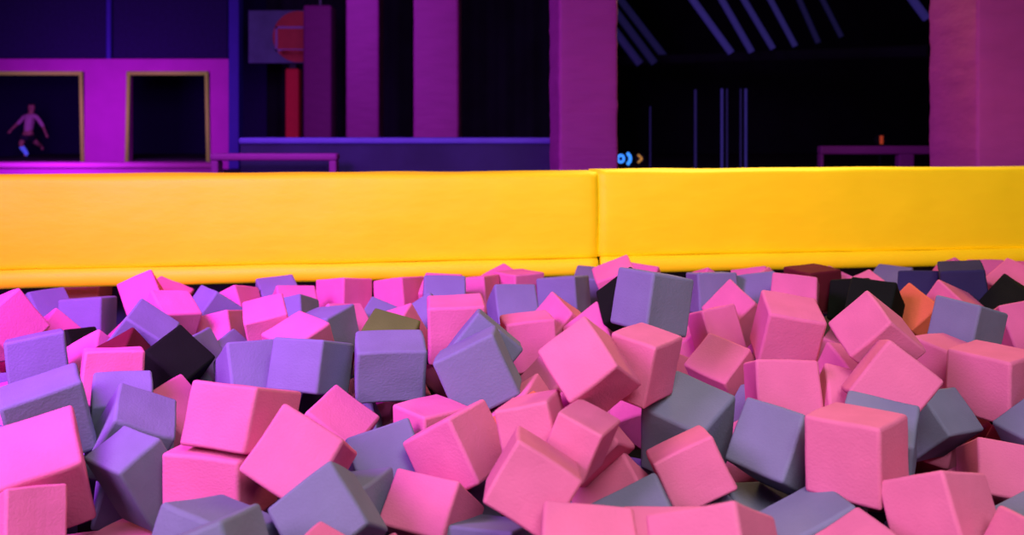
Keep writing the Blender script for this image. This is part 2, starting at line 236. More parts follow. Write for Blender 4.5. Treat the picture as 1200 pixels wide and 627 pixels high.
 ('P', 'pink foam cube sliver right under the beam above the indigo cube', [0.031, 3.97, -0.016], [[-0.593, 0.794, -0.005], [0.797, 0.59, -0.044], [-0.033, -0.03, -1.0]]),
 ('P', 'magenta foam cube sliver left of the orange-topped cube', [-0.437, 3.205, -0.053], [[-0.282, 0.444, 0.846], [-0.876, 0.227, -0.417], [-0.382, -0.848, 0.332]]),
 ('G', 'indigo foam cube with a dark crease under the beam left of the perched grey cube', [0.236, 3.889, -0.019], [[-0.971, 0.054, -0.441], [0.456, -0.153, -0.903], [-0.132, -0.925, 0.124]]),
 ('P', 'rounded magenta foam cube in front of the indigo cubes under the beam', [0.19, 3.266, -0.028], [[-0.634, 0.396, -0.653], [-0.028, -0.867, -0.497], [-0.75, -0.302, 0.57]]),
 ('P', 'pink foam cube sliver under the beam just left of the perched grey cube', [0.475, 3.782, 0.044], [[-0.038, 0.914, 0.377], [0.979, -0.04, 0.198], [0.198, 0.372, -0.907]]),
 ('K', 'grey foam cube painted shadow black, left of the perched grey cube', [0.434, 3.073, 0.097], [[0.704, 0.063, 0.688], [-0.296, -0.857, 0.406], [0.596, -0.499, -0.61]]),  # grey cube, its shadow put in by using the black foam
 ('P', 'magenta foam cube corner showing below the shadow-black grey cube', [0.319, 3.1, -0.035], [[-0.722, 0.176, -0.651], [0.235, -0.832, -0.498], [-0.617, -0.523, 0.572]]),
 ('P', 'magenta foam cube peak under the beam right of the perched grey cube', [0.937, 3.557, -0.035], [[-0.692, 0.389, -0.59], [0.024, -0.822, -0.567], [-0.693, -0.416, 0.569]]),
 ('G', 'dark indigo foam cube under the beam right behind the perched grey cube', [0.884, 3.773, 0.014], [[0.997, 0.015, -0.105], [0.107, -0.152, 0.981], [-0.002, -0.986, -0.153]]),
 ('G', 'dark navy foam cube under the beam left of the upright pink cube', [1.103, 3.768, -0.011], [[0.866, -0.046, 0.501], [-0.456, -0.495, 0.742], [0.213, -0.872, -0.447]]),
 ('P', 'dim rose foam cube under the beam behind the upright pink cube', [1.167, 3.527, 0.031], [[0.933, -0.183, 0.332], [-0.377, -0.315, 0.874], [-0.056, -0.94, -0.357]]),
 ('R', 'pink foam cube painted shadow maroon, under the beam beside the black cube', [1.338, 3.8, 0.03], [[0.93, 0.037, -0.376], [0.377, 0.031, 0.924], [0.046, -0.998, 0.014]]),
 ('K', 'black foam cube under the beam behind the corner-standing pink cube', [1.475, 3.64, -0.015], [[0.667, -0.253, 0.703], [-0.728, -0.443, 0.531], [0.175, -0.878, -0.47]]),
 ('K', 'second black foam cube right behind the apex of the corner-standing pink cube', [1.44, 3.394, 0.02], [[-0.776, -0.404, -0.456], [0.601, -0.495, -0.611], [0.021, -0.765, 0.636]]),
 ('N', 'grey foam cube painted shadow navy, under the beam above the orange-tinted cube', [1.884, 3.917, -0.03], [[0.781, -0.249, 0.57], [-0.61, -0.471, 0.636], [0.109, -0.849, -0.52]]),
 ('P', 'dim purple foam cube between the orange-tinted cube and the grey cube at the right', [1.838, 3.556, -0.03], [[-0.439, 0.125, -0.878], [0.281, -0.914, -0.27], [-0.839, -0.371, 0.37]]),
 ('N', 'grey foam cube painted shadow navy, under the beam above the right-hand grey cube', [1.964, 3.718, 0.057], [[0.898, 0.151, 0.381], [-0.388, 0.051, 0.915], [0.118, -0.981, 0.107]]),
 ('K', 'black foam cube standing corner up under the beam near the right edge', [2.074, 3.509, -0.002], [[-0.559, 0.113, -0.819], [0.252, -0.918, -0.301], [-0.78, -0.378, 0.489]]),
 ('P', 'dim purple foam cube under the beam at the right edge', [2.338, 3.961, -0.007], [[-0.79, 0.401, -0.465], [-0.199, -0.883, -0.425], [-0.581, -0.243, 0.778]]),
 ('P', 'orange-pink foam cube in the shadow between the flat-faced and corner-standing pink cubes', [1.098, 2.75, -0.08], [[0.132, -0.262, 0.956], [-0.916, 0.333, 0.219], [-0.376, -0.904, -0.196]]),
 ('O', 'pink foam cube corner painted orange-lit, right of the slate violet cube in the middle', [0.049, 2.281, -0.104], [[-0.703, -0.064, -0.663], [0.324, -0.85, -0.264], [-0.573, -0.402, 0.664]]),
 ('G', 'grey foam cube shadowed beneath the violet grey cube beside the salmon diamond', [-0.389, 2.046, -0.185], [[-0.277, 0.145, 0.945], [-0.917, -0.142, -0.265], [0.097, -0.929, 0.188]]),
 ('G', 'mauve grey foam cube in the shadow between the steel violet cube and the lilac one', [-1.055, 2.381, -0.243], [[-0.864, 0.327, 0.357], [-0.433, -0.851, -0.311], [0.198, -0.435, 0.877]]),
 ('G', 'grey foam cube in shadow at the lower left beside the large blue-grey cube', [-0.535, 1.497, -0.039], [[-0.1, 0.328, 0.927], [-0.961, -0.234, -0.004], [0.237, -0.81, 0.376]]),
 ('P', 'rose foam cube peeking between the pink peak and the pale-topped pink cube', [1.392, 2.732, -0.03], [[-0.143, 0.488, -0.835], [0.119, -0.827, -0.505], [-0.969, -0.173, 0.061]])]
for i, (colr, lab, c, A) in enumerate(CUBES):
    o = bpy.data.objects.new('foam_cube', foam(colr, i % 5)); col.objects.link(o)
    mx = Matrix(A).to_4x4(); mx.translation = Vector(c); o.matrix_world = mx
    tag(o, lab, 'foam cube', 'foam cubes filling the pit')
FILL = [
 ([1.386, 3.583, -0.222], [[-0.237, 0.808, -0.539], [0.311, -0.463, -0.83], [-0.92, -0.364, -0.142]], 'under', 1),
 ([1.576, 2.603, -0.26], [[-0.9, 0.248, 0.358], [-0.327, -0.928, -0.18], [0.288, -0.279, 0.916]], 'under', 1),
 ([1.517, 3.25, -0.193], [[-0.19, 0.656, -0.73], [-0.956, -0.295, -0.016], [-0.226, 0.695, 0.683]], 'under', 0),
 ([-0.149, 3.263, -0.192], [[-0.168, -0.984, 0.065], [0.453, -0.019, 0.891], [-0.875, 0.179, 0.449]], 'under', 0),
 ([0.672, 2.458, -0.231], [[-0.656, -0.754, -0.001], [0.489, -0.426, 0.761], [-0.574, 0.499, 0.649]], 'under', 1),
 ([-0.76, 3.726, -0.249], [[-0.983, -0.095, 0.154], [-0.049, -0.681, -0.73], [0.175, -0.726, 0.665]], 'under', 0),
 ([-0.505, 1.494, -0.256], [[-0.433, 0.475, 0.766], [-0.808, -0.581, -0.097], [0.399, -0.661, 0.635]], 'under', 0),
 ([-0.3, 1.804, -0.265], [[-0.893, -0.069, -0.445], [0.102, -0.994, -0.049], [-0.439, -0.089, 0.894]], 'under', 1),
 ([1.072, 2.11, -0.265], [[-0.249, 0.09, 0.964], [0.209, -0.967, 0.144], [0.946, 0.237, 0.222]], 'under', 0),
 ([0.752, 3.591, -0.219], [[-0.598, -0.01, 0.801], [0.082, -0.995, 0.049], [0.797, 0.095, 0.596]], 'under', 1),
 ([1.028, 2.91, -0.226], [[-0.255, -0.757, 0.602], [0.801, -0.514, -0.308], [0.542, 0.403, 0.737]], 'under', 0),
 ([-1.669, 2.865, -0.224], [[-0.03, -0.859, -0.511], [0.322, -0.492, 0.809], [-0.946, -0.14, 0.291]], 'under', 1),
 ([0.409, 2.817, -0.21], [[-0.405, 0.009, 0.914], [-0.801, -0.486, -0.35], [0.441, -0.874, 0.204]], 'under', 0),
 ([-0.143, 2.748, -0.213], [[-0.015, -0.691, -0.722], [0.76, -0.477, 0.441], [-0.65, -0.543, 0.532]], 'under', 0),
 ([-2.178, 3.476, -0.204], [[-0.969, 0.239, -0.064], [-0.154, -0.383, 0.911], [0.194, 0.892, 0.408]], 'under', 1),
 ([-0.881, 1.599, -0.26], [[-0.701, 0.007, -0.713], [0.278, -0.918, -0.282], [-0.657, -0.396, 0.642]], 'under', 0),
 ([0.525, 1.543, -0.26], [[-0.179, -0.763, -0.621], [0.778, 0.276, -0.564], [0.602, -0.584, 0.545]], 'under', 0),
 ([-0.66, 2.171, -0.247], [[-0.339, 0.338, -0.878], [-0.666, -0.745, -0.029], [-0.664, 0.575, 0.477]], 'under', 0),
 ([-1.432, 2.36, -0.216], [[-0.187, 0.946, -0.265], [0.201, -0.227, -0.953], [-0.962, -0.231, -0.147]], 'under', 1),
 ([2.186, 3.868, -0.249], [[-0.312, -0.95, -0.002], [0.809, -0.265, -0.525], [0.499, -0.166, 0.851]], 'under', 0),
 ([0.186, 3.67, -0.202], [[-0.147, -0.256, -0.956], [0.711, -0.699, 0.078], [-0.688, -0.668, 0.284]], 'under', 0),
 ([0.335, 3.437, -0.262], [[-0.74, 0.625, -0.249], [-0.585, -0.78, -0.221], [-0.332, -0.018, 0.943]], 'under', 0),
 ([0.943, 1.887, -0.239], [[-0.979, 0.011, 0.202], [0.07, -0.918, 0.389], [0.19, 0.395, 0.899]], 'under', 1),
 ([1.34, 3.985, -0.256], [[-0.964, 0.261, 0.044], [-0.12, -0.286, -0.951], [-0.236, -0.922, 0.307]], 'under', 0),
 ([-0.703, 1.852, -0.268], [[-0.679, 0.234, 0.695], [-0.733, -0.267, -0.626], [0.039, -0.935, 0.353]], 'under', 0),
 ([1.129, 3.551, -0.182], [[-0.242, -0.15, -0.959], [0.97, -0.013, -0.243], [0.024, -0.989, 0.148]], 'under', 0),
 ([1.249, 3.155, -0.198], [[-0.107, -0.976, 0.19], [0.577, 0.095, 0.811], [-0.81, 0.197, 0.553]], 'under', 0),
 ([-0.504, 2.703, -0.237], [[-0.975, -0.059, -0.214], [-0.099, -0.747, 0.658], [-0.198, 0.662, 0.722]], 'under', 1),
 ([2.265, 3.625, -0.246], [[-0.133, -0.616, 0.776], [0.918, -0.371, -0.137], [0.372, 0.695, 0.615]], 'under', 0),
 ([0.311, 2.298, -0.248], [[-0.027, -0.849, -0.528], [-0.265, -0.504, 0.822], [-0.964, 0.162, -0.211]], 'under', 1),
 ([-0.01, 3.803, -0.236], [[-0.583, -0.403, 0.705], [0.14, -0.905, -0.402], [0.8, -0.136, 0.584]], 'under', 0),
 ([1.746, 2.768, -0.233], [[-0.642, 0.375, -0.669], [-0.761, -0.205, 0.616], [0.093, 0.904, 0.417]], 'under', 0),
 ([-0.312, 3.871, -0.233], [[-0.671, -0.067, 0.738], [-0.306, -0.882, -0.359], [0.675, -0.467, 0.571]], 'under', 0),
 ([0.479, 3.94, -0.181], [[-0.032, 0.981, 0.193], [-0.95, 0.031, -0.312], [-0.312, -0.193, 0.93]], 'under', 0),
 ([0.044, 3.446, -0.251], [[-0.635, -0.499, 0.59], [0.757, -0.554, 0.347], [0.154, 0.666, 0.73]], 'under', 0),
 ([-1.562, 2.671, -0.237], [[-0.949, -0.316, -0.013], [0.303, -0.897, -0.322], [0.09, -0.31, 0.947]], 'under', 1),
 ([1.739, 3.049, -0.172], [[-0.252, -0.887, 0.386], [0.882, -0.374, -0.285], [0.397, 0.269, 0.877]], 'under', 0),
 ([0.892, 4.042, -0.262], [[-0.546, 0.551, 0.631], [0.39, -0.499, 0.774], [0.742, 0.668, 0.058]], 'under', 0),
 ([-1.957, 3.609, -0.258], [[-0.383, 0.757, -0.529], [-0.257, -0.638, -0.726], [-0.887, -0.142, 0.438]], 'under', 0),
 ([0.858, 2.301, -0.257], [[-0.879, -0.259, -0.401], [0.471, -0.344, -0.812], [0.072, -0.903, 0.424]], 'under', 1),
 ([1.281, 2.65, -0.227], [[-0.793, -0.421, 0.44], [0.598, -0.674, 0.433], [0.114, 0.607, 0.787]], 'under', 1),
 ([-2.305, 3.729, -0.182], [[-0.893, -0.432, -0.129], [0.439, -0.898, -0.032], [-0.102, -0.085, 0.991]], 'under', 0),
 ([0.234, 2.986, -0.239], [[-0.009, -0.986, -0.169], [0.554, -0.145, 0.82], [-0.832, -0.086, 0.547]], 'under', 0),
 ([0.813, 2.73, -0.193], [[-0.773, 0.343, 0.534], [-0.052, -0.873, 0.486], [0.632, 0.348, 0.692]], 'under', 1),
 ([2.321, 4.092, -0.256], [[-0.144, 0.774, -0.617], [-0.987, -0.07, 0.143], [0.068, 0.629, 0.774]], 'under', 0),
 ([-0.803, 3.237, -0.262], [[-0.746, -0.562, 0.356], [0.568, -0.817, -0.1], [0.347, 0.128, 0.929]], 'under', 1),
 ([1.308, 2.924, -0.218], [[-0.699, 0.323, -0.638], [-0.303, -0.942, -0.145], [-0.648, 0.092, 0.756]], 'under', 0),
 ([-1.411, 3.861, -0.174], [[-0.142, 0.865, 0.481], [-0.967, -0.016, -0.256], [-0.214, -0.501, 0.838]], 'under', 0),
 ([1.938, 3.743, -0.268], [[-0.476, -0.509, 0.717], [0.876, -0.202, 0.439], [-0.079, 0.837, 0.542]], 'under', 0),
 ([0.115, 4.011, -0.26], [[-0.131, -0.961, 0.245], [0.655, -0.269, -0.706], [0.744, 0.069, 0.664]], 'under', 0),
 ([1.53, 3.862, -0.209], [[-0.417, -0.389, -0.821], [0.805, -0.577, -0.136], [-0.421, -0.718, 0.554]], 'under', 1),
 ([-0.063, 3.043, -0.25], [[-0.301, 0.083, -0.95], [0.889, -0.335, -0.311], [-0.344, -0.939, 0.027]], 'under', 0),
 ([1.819, 3.386, -0.223], [[-0.679, -0.46, 0.572], [0.653, -0.024, 0.757], [-0.335, 0.887, 0.317]], 'under', 0),
 ([-0.773, 2.606, -0.235], [[-0.935, 0.312, -0.171], [-0.345, -0.912, 0.222], [-0.086, 0.267, 0.96]], 'under', 0),
 ([-2.013, 3.244, -0.269], [[-0.868, -0.47, 0.161], [0.174, -0.591, -0.787], [0.465, -0.655, 0.595]], 'under', 1),
 ([-0.307, 3.582, -0.251], [[-0.636, 0.381, 0.671], [-0.328, -0.921, 0.212], [0.698, -0.085, 0.711]], 'under', 1),
 ([-0.461, 3.354, -0.269], [[-0.436, -0.436, 0.787], [0.682, -0.731, -0.027], [0.587, 0.525, 0.616]], 'under', 1),
 ([0.491, 3.127, -0.178], [[-0.738, -0.617, -0.275], [0.4, -0.727, 0.558], [-0.544, 0.301, 0.783]], 'under', 0),
 ([-0.857, 2.912, -0.272], [[-0.291, -0.048, -0.955], [0.34, -0.939, -0.056], [-0.894, -0.342, 0.29]], 'under', 0),
 ([-1.692, 3.785, -0.27], [[-0.176, -0.276, -0.945], [-0.324, -0.89, 0.321], [-0.93, 0.362, 0.067]], 'under', 0),
 ([-1.303, 2.536, -0.269], [[-0.249, -0.701, -0.668], [0.177, -0.712, 0.68], [-0.952, 0.051, 0.302]], 'under', 1),
 ([-0.156, 4.074, -0.267], [[-0.456, 0.621, 0.638], [-0.881, -0.416, -0.225], [0.126, -0.664, 0.737]], 'under', 0),
 ([-2.224, 3.967, -0.176], [[-0.483, 0.815, 0.321], [-0.587, -0.029, -0.809], [-0.65, -0.579, 0.492]], 'under', 0),
 ([1.865, 4.065, -0.264], [[-0.46, -0.06, 0.886], [0.864, -0.259, 0.431], [0.204, 0.964, 0.171]], 'under', 0),
 ([-1.931, 3.893, -0.262], [[-0.16, -0.43, 0.889], [-0.603, -0.671, -0.432], [0.782, -0.605, -0.152]], 'under', 0),
 ([-0.494, 3.09, -0.255], [[-0.482, 0.263, 0.836], [-0.716, -0.668, -0.203], [0.505, -0.696, 0.51]], 'under', 1),
 ([-1.281, 1.992, -0.267], [[-0.08, -0.194, -0.978], [-0.297, -0.932, 0.209], [-0.952, 0.307, 0.017]], 'under', 0),
 ([-1.251, 3.116, -0.273], [[-0.718, -0.695, 0.044], [0.686, -0.695, 0.218], [-0.121, 0.186, 0.975]], 'under', 0),
 ([2.09, 3.389, -0.254], [[-0.12, -0.978, -0.17], [0.956, -0.16, 0.244], [-0.266, -0.133, 0.955]], 'under', 0),
 ([1.004, 3.244, -0.224], [[-0.923, 0.302, 0.238], [0.172, -0.23, 0.958], [0.344, 0.925, 0.161]], 'under', 0),
 ([-1.575, 3.331, -0.271], [[-0.033, 0.423, 0.905], [-0.288, -0.871, 0.397], [0.957, -0.248, 0.151]], 'under', 0),
 ([-1.13, 3.561, -0.248], [[-0.796, -0.54, -0.272], [0.595, -0.621, -0.51], [0.107, -0.568, 0.816]], 'under', 0),
 ([-0.105, 1.54, -0.255], [[-0.408, 0.844, 0.348], [0.226, -0.276, 0.934], [0.885, 0.46, -0.078]], 'under', 0),
 ([-0.492, 4.045, -0.271], [[-0.71, -0.604, 0.361], [0.045, -0.551, -0.833], [0.702, -0.576, 0.419]], 'under', 0),
 ([0.794, 3.794, -0.191], [[-0.41, 0.895, 0.176], [-0.893, -0.355, -0.278], [-0.186, -0.272, 0.944]], 'under', 0),
 ([0.482, 3.656, -0.206], [[-0.752, 0.444, 0.487], [-0.514, -0.858, -0.012], [0.412, -0.259, 0.874]], 'under', 0),
 ([-1.223, 4.005, -0.259], [[-0.009, -0.306, 0.952], [0.024, -0.952, -0.306], [1.0, 0.02, 0.016]], 'under', 0),
 ([0.062, 1.728, -0.262], [[-0.783, 0.611, 0.118], [-0.515, -0.743, 0.428], [0.349, 0.274, 0.896]], 'under', 0),
 ([1.941, 3.082, -0.273], [[-0.457, -0.886, 0.071], [0.834, -0.4, 0.38], [-0.308, 0.233, 0.922]], 'under', 0),
 ([0.24, 2.604, -0.276], [[-0.242, -0.967, 0.075], [0.259, 0.011, 0.966], [-0.935, 0.254, 0.248]], 'under', 0),
 ([-2.479, 4.025, -0.228], [[-0.513, 0.353, -0.782], [-0.858, -0.213, 0.467], [-0.002, 0.911, 0.412]], 'under', 0),
 ([2.398, 3.865, -0.224], [[-0.92, 0.211, -0.33], [0.07, -0.742, -0.667], [-0.386, -0.636, 0.668]], 'under', 0),
 ([0.402, 2.107, -0.263], [[-0.424, -0.702, 0.572], [0.89, -0.208, 0.405], [-0.165, 0.681, 0.713]], 'under', 0),
 ([0.122, 3.213, -0.217], [[-0.668, -0.594, -0.449], [0.689, -0.266, -0.674], [0.281, -0.759, 0.587]], 'under', 0),
 ([-0.72, 4.007, -0.264], [[-0.373, -0.866, -0.335], [0.907, -0.416, 0.066], [-0.196, -0.279, 0.94]], 'under', 0),
 ([0.653, 3.267, -0.254], [[-0.383, -0.915, 0.125], [0.718, -0.21, 0.663], [-0.581, 0.344, 0.738]], 'under', 1),
 ([1.082, 3.886, -0.265], [[-0.253, -0.735, -0.63], [0.842, 0.154, -0.517], [0.477, -0.661, 0.58]], 'under', 1),
 ([0.321, 1.453, -0.215], [[-0.062, -0.406, -0.912], [0.976, -0.217, 0.03], [-0.21, -0.888, 0.41]], 'under', 0),
 ([0.909, 1.484, -0.264], [[-0.933, -0.032, 0.358], [0.207, -0.86, 0.466], [0.293, 0.509, 0.809]], 'under', 0),
 ([1.671, 3.607, -0.224], [[-0.444, -0.608, 0.658], [0.887, -0.402, 0.226], [0.127, 0.685, 0.718]], 'under', 0),
 ([0.582, 2.663, -0.269], [[-0.419, 0.55, -0.722], [-0.436, -0.82, -0.371], [-0.796, 0.16, 0.584]], 'under', 0),
 ([-1.004, 4.047, -0.255], [[-0.158, -0.885, -0.438], [0.423, -0.461, 0.78], [-0.892, -0.062, 0.447]], 'under', 0),
 ([-1.742, 4.094, -0.275], [[-0.621, -0.782, -0.045], [0.506, -0.445, 0.739], [-0.598, 0.436, 0.672]], 'under', 0),
 ([-1.806, 3.039, -0.25], [[-0.724, 0.635, 0.269], [-0.683, -0.714, -0.153], [0.095, -0.294, 0.951]], 'under', 1),
 ([-1.115, 2.807, -0.286], [[-0.964, 0.234, -0.123], [-0.051, -0.62, -0.783], [-0.26, -0.749, 0.61]], 'under', 0),
 ([-1.108, 1.704, -0.286], [[-0.996, 0.083, -0.016], [-0.08, -0.988, -0.13], [-0.027, -0.129, 0.991]], 'under', 0),
 ([1.05, 2.522, -0.283], [[-0.59, -0.793, 0.152], [0.754, -0.473, 0.456], [-0.289, 0.383, 0.877]], 'under', 1),
 ([-0.954, 3.368, -0.245], [[-0.263, 0.826, -0.499], [0.086, -0.495, -0.864], [-0.961, -0.27, 0.059]], 'under', 0),
 ([1.309, 2.054, -0.283], [[-0.332, 0.713, 0.617], [0.149, -0.607, 0.781], [0.931, 0.351, 0.095]], 'under', 0),
 ([1.461, 2.78, -0.282], [[-0.609, 0.321, 0.726], [-0.358, -0.927, 0.11], [0.708, -0.193, 0.679]], 'under', 1),
 ([-1.781, 3.498, -0.279], [[-0.583, 0.808, -0.086], [-0.381, -0.365, -0.85], [-0.718, -0.463, 0.52]], 'under', 0),
 ([-1.418, 3.637, -0.291], [[-0.574, 0.507, -0.643], [-0.771, -0.072, 0.632], [0.274, 0.859, 0.433]], 'under', 0),
 ([-0.353, 2.866, -0.272], [[-0.074, -0.731, 0.678], [0.43, -0.637, -0.64], [0.9, 0.244, 0.361]], 'under', 1),
 ([2.545, 4.088, -0.216], [[-0.294, 0.95, -0.104], [-0.787, -0.179, 0.59], [0.542, 0.255, 0.8]], 'under', 0),
 ([-1.43, 2.899, -0.287], [[-0.656, 0.679, 0.33], [-0.703, -0.39, -0.595], [-0.275, -0.622, 0.733]], 'under', 0),
 ([-0.372, 2.461, -0.282], [[-0.562, -0.468, -0.682], [0.711, -0.695, -0.109], [-0.423, -0.546, 0.723]], 'under', 0),
 ([0.645, 4.057, -0.266], [[-0.963, 0.084, 0.256], [-0.261, -0.532, -0.805], [0.069, -0.842, 0.535]], 'under', 0),
 ([-2.061, 4.093, -0.271], [[-0.83, -0.06, 0.555], [-0.415, -0.599, -0.685], [0.373, -0.799, 0.472]], 'under', 0),
 ([-0.817, 2.357, -0.304], [[-0.412, -0.051, 0.91], [-0.849, -0.341, -0.404], [0.331, -0.939, 0.098]], 'under', 0),
 ([-0.133, 2.52, -0.31], [[-0.352, 0.552, 0.756], [-0.805, 0.233, -0.545], [-0.477, -0.801, 0.362]], 'under', 0),
 ([0.129, 2.137, -0.303], [[-0.843, 0.126, 0.523], [0.402, -0.497, 0.769], [0.357, 0.859, 0.368]], 'under', 0),
 ([-0.144, 2.228, -0.307], [[-0.632, 0.702, -0.329], [-0.772, -0.606, 0.191], [-0.065, 0.375, 0.925]], 'under', 1),
 ([-0.91, 2.067, -0.315], [[-0.018, -0.99, -0.14], [0.181, 0.134, -0.974], [0.983, -0.043, 0.177]], 'under', 1),
 ([-0.762, 3.478, -0.259], [[-0.201, 0.583, 0.787], [0.222, -0.755, 0.617], [0.954, 0.298, 0.022]], 'under', 1),
 ([1.761, 3.838, -0.318], [[-0.546, 0.583, 0.602], [-0.286, -0.805, 0.52], [0.788, 0.112, 0.606]], 'under', 0),
 ([-0.56, 3.824, -0.233], [[-0.088, 0.996, 0.034], [-0.214, -0.052, 0.976], [0.973, 0.079, 0.217]], 'under', 0),
 ([-1.274, 2.234, -0.291], [[-0.227, 0.974, 0.012], [-0.972, -0.225, -0.073], [-0.068, -0.028, 0.997]], 'under', 1),
 ([1.511, 3.043, -0.279], [[-0.11, -0.95, 0.293], [0.835, -0.248, -0.491], [0.539, 0.191, 0.82]], 'under', 0),
 ([0.695, 2.935, -0.317], [[-0.89, -0.38, 0.253], [-0.18, -0.217, -0.959], [0.419, -0.899, 0.125]], 'under', 0),
 ([0.342, 4.084, -0.303], [[-0.275, 0.519, 0.809], [0.346, -0.732, 0.587], [0.897, 0.441, 0.021]], 'under', 0),
 ([1.069, 1.685, -0.326], [[-0.916, -0.324, -0.236], [0.389, -0.578, -0.718], [0.096, -0.749, 0.655]], 'under', 0),
 ([0.593, 3.505, -0.334], [[-0.801, -0.5, -0.33], [0.08, -0.636, 0.767], [-0.594, 0.588, 0.549]], 'under', 0),
 ([1.604, 4.056, -0.318], [[-0.333, 0.209, 0.919], [-0.778, -0.611, -0.143], [0.532, -0.763, 0.366]], 'under', 0),
 ([-0.986, 3.754, -0.34], [[-0.06, 0.936, 0.347], [-0.793, -0.256, 0.553], [0.606, -0.242, 0.758]], 'under', 0),
 ([1.354, 3.361, -0.331], [[-0.119, -0.904, 0.41], [0.959, 0.002, 0.283], [-0.257, 0.427, 0.867]], 'under', 0),
 ([0.053, 2.856, -0.31], [[-0.814, 0.266, -0.517], [0.172, -0.739, -0.651], [-0.555, -0.619, 0.556]], 'under', 0),
 ([1.488, 2.321, -0.336], [[-0.333, 0.546, 0.769], [-0.928, -0.048, -0.368], [-0.165, -0.837, 0.522]], 'under', 0),
 ([0.312, 1.717, -0.34], [[-0.265, -0.953, -0.15], [0.87, -0.303, 0.388], [-0.415, -0.027, 0.909]], 'under', 0),
 ([1.002, 3.609, -0.339], [[-0.273, -0.944, 0.184], [0.947, -0.298, -0.123], [0.171, 0.141, 0.975]], 'under', 0),
 ([-1.494, 3.094, -0.344], [[-0.307, 0.391, 0.868], [0.686, -0.542, 0.486], [0.66, 0.744, -0.102]], 'under', 0),
 ([0.787, 1.722, -0.344], [[-0.721, -0.178, 0.67], [0.668, -0.437, 0.603], [0.186, 0.882, 0.434]], 'under', 0),
 ([-1.269, 3.409, -0.338], [[-0.555, -0.778, 0.294], [-0.005, -0.351, -0.936], [0.832, -0.521, 0.191]], 'under', 0),
 ([-1.523, 3.985, -0.357], [[-0.78, -0.276, 0.562], [-0.048, -0.869, -0.493], [0.624, -0.411, 0.664]], 'under', 0),
 ([1.298, 2.439, -0.355], [[-0.827, 0.172, -0.535], [0.217, -0.781, -0.586], [-0.518, -0.601, 0.609]], 'under', 1),
 ([0.111, 1.451, -0.339], [[-0.995, 0.001, -0.102], [-0.079, -0.643, 0.761], [-0.065, 0.765, 0.64]], 'under', 0),
 ([1.671, 3.245, -0.369], [[-0.183, 0.654, -0.734], [-0.838, 0.287, 0.465], [0.515, 0.7, 0.495]], 'under', 0),
 ([-0.291, 1.598, -0.359], [[-0.974, 0.228, 0.0], [-0.136, -0.583, 0.801], [0.183, 0.78, 0.599]], 'under', 0),
 ([0.965, 4.221, -0.079], [[-0.84, -0.472, 0.267], [-0.079, -0.38, -0.922], [0.536, -0.795, 0.282]], 'back', 1),
 ([1.501, 4.24, -0.067], [[-0.977, 0.171, -0.131], [-0.215, -0.784, 0.582], [-0.004, 0.597, 0.802]], 'back', 0),
 ([2.517, 4.511, -0.076], [[-0.562, 0.748, 0.352], [-0.549, -0.656, 0.517], [0.618, 0.097, 0.78]], 'back', 1),
 ([2.237, 4.335, -0.054], [[-0.777, 0.083, 0.624], [0.181, -0.92, 0.348], [0.603, 0.384, 0.699]], 'back', 1),
 ([1.179, 4.026, -0.054], [[-0.586, 0.468, 0.661], [0.349, -0.591, 0.727], [0.731, 0.657, 0.183]], 'back', 1),
 ([1.911, 4.288, -0.071], [[-0.661, -0.676, -0.325], [0.75, -0.608, -0.261], [-0.021, -0.416, 0.909]], 'back', 1),
 ([0.396, 4.21, -0.055], [[-0.016, -0.979, 0.204], [0.205, 0.196, 0.959], [-0.979, 0.057, 0.197]], 'back', 1),
 ([2.039, 4.048, -0.058], [[-0.789, 0.361, -0.496], [0.213, -0.598, -0.773], [-0.576, -0.716, 0.395]], 'back', 0),
 ([2.778, 4.546, -0.085], [[-0.45, -0.839, -0.307], [-0.277, -0.195, 0.941], [-0.849, 0.508, -0.145]], 'back', 0),
 ([0.635, 4.214, -0.052], [[-0.429, -0.338, -0.838], [-0.589, -0.598, 0.543], [-0.685, 0.726, 0.057]], 'back', 1),
 ([1.66, 3.99, -0.063], [[-0.309, 0.919, -0.246], [-0.42, 0.1, 0.902], [0.854, 0.382, 0.354]], 'back', 1),
 ([1.215, 4.31, -0.072], [[-0.328, 0.03, 0.944], [-0.859, -0.426, -0.285], [0.394, -0.904, 0.166]], 'back', 1),
 ([-0.043, 4.173, -0.061], [[-0.658, -0.749, -0.079], [0.706, -0.578, -0.409], [0.261, -0.325, 0.909]], 'back', 1),
 ([2.621, 4.301, -0.087], [[-0.468, -0.868, 0.17], [0.843, -0.38, 0.382], [-0.267, 0.322, 0.908]], 'back', 0),
 ([-0.329, 3.986, -0.057], [[-0.995, -0.017, 0.097], [0.096, -0.385, 0.918], [0.021, 0.923, 0.385]], 'back', 1),
 ([1.69, 4.393, -0.097], [[-0.727, -0.526, 0.441], [0.604, -0.796, 0.046], [0.327, 0.3, 0.896]], 'back', 1),
 ([0.185, 4.185, -0.114], [[-0.29, -0.953, 0.086], [0.88, -0.231, 0.416], [-0.377, 0.196, 0.905]], 'back', 0),
 ([2.031, 4.463, -0.128], [[-0.218, -0.664, -0.715], [-0.157, -0.7, 0.697], [-0.963, 0.264, 0.048]], 'back', 0),
 ([1.968, 2.937, -0.07], [[-0.324, -0.403, 0.856], [0.296, -0.902, -0.313], [0.899, 0.152, 0.412]], 'side', 0),
 ([-2.385, 2.4, -0.07], [[-0.765, 0.635, 0.109], [-0.13, -0.317, 0.939], [0.631, 0.704, 0.325]], 'side', 0),
 ([-2.249, 2.687, -0.07], [[-0.994, 0.111, -0.026], [-0.026, -0.438, -0.898], [-0.111, -0.892, 0.438]], 'side', 0),
 ([-1.853, 2.438, -0.07], [[-0.464, 0.389, -0.796], [-0.827, -0.512, 0.231], [-0.318, 0.765, 0.559]], 'side', 0),
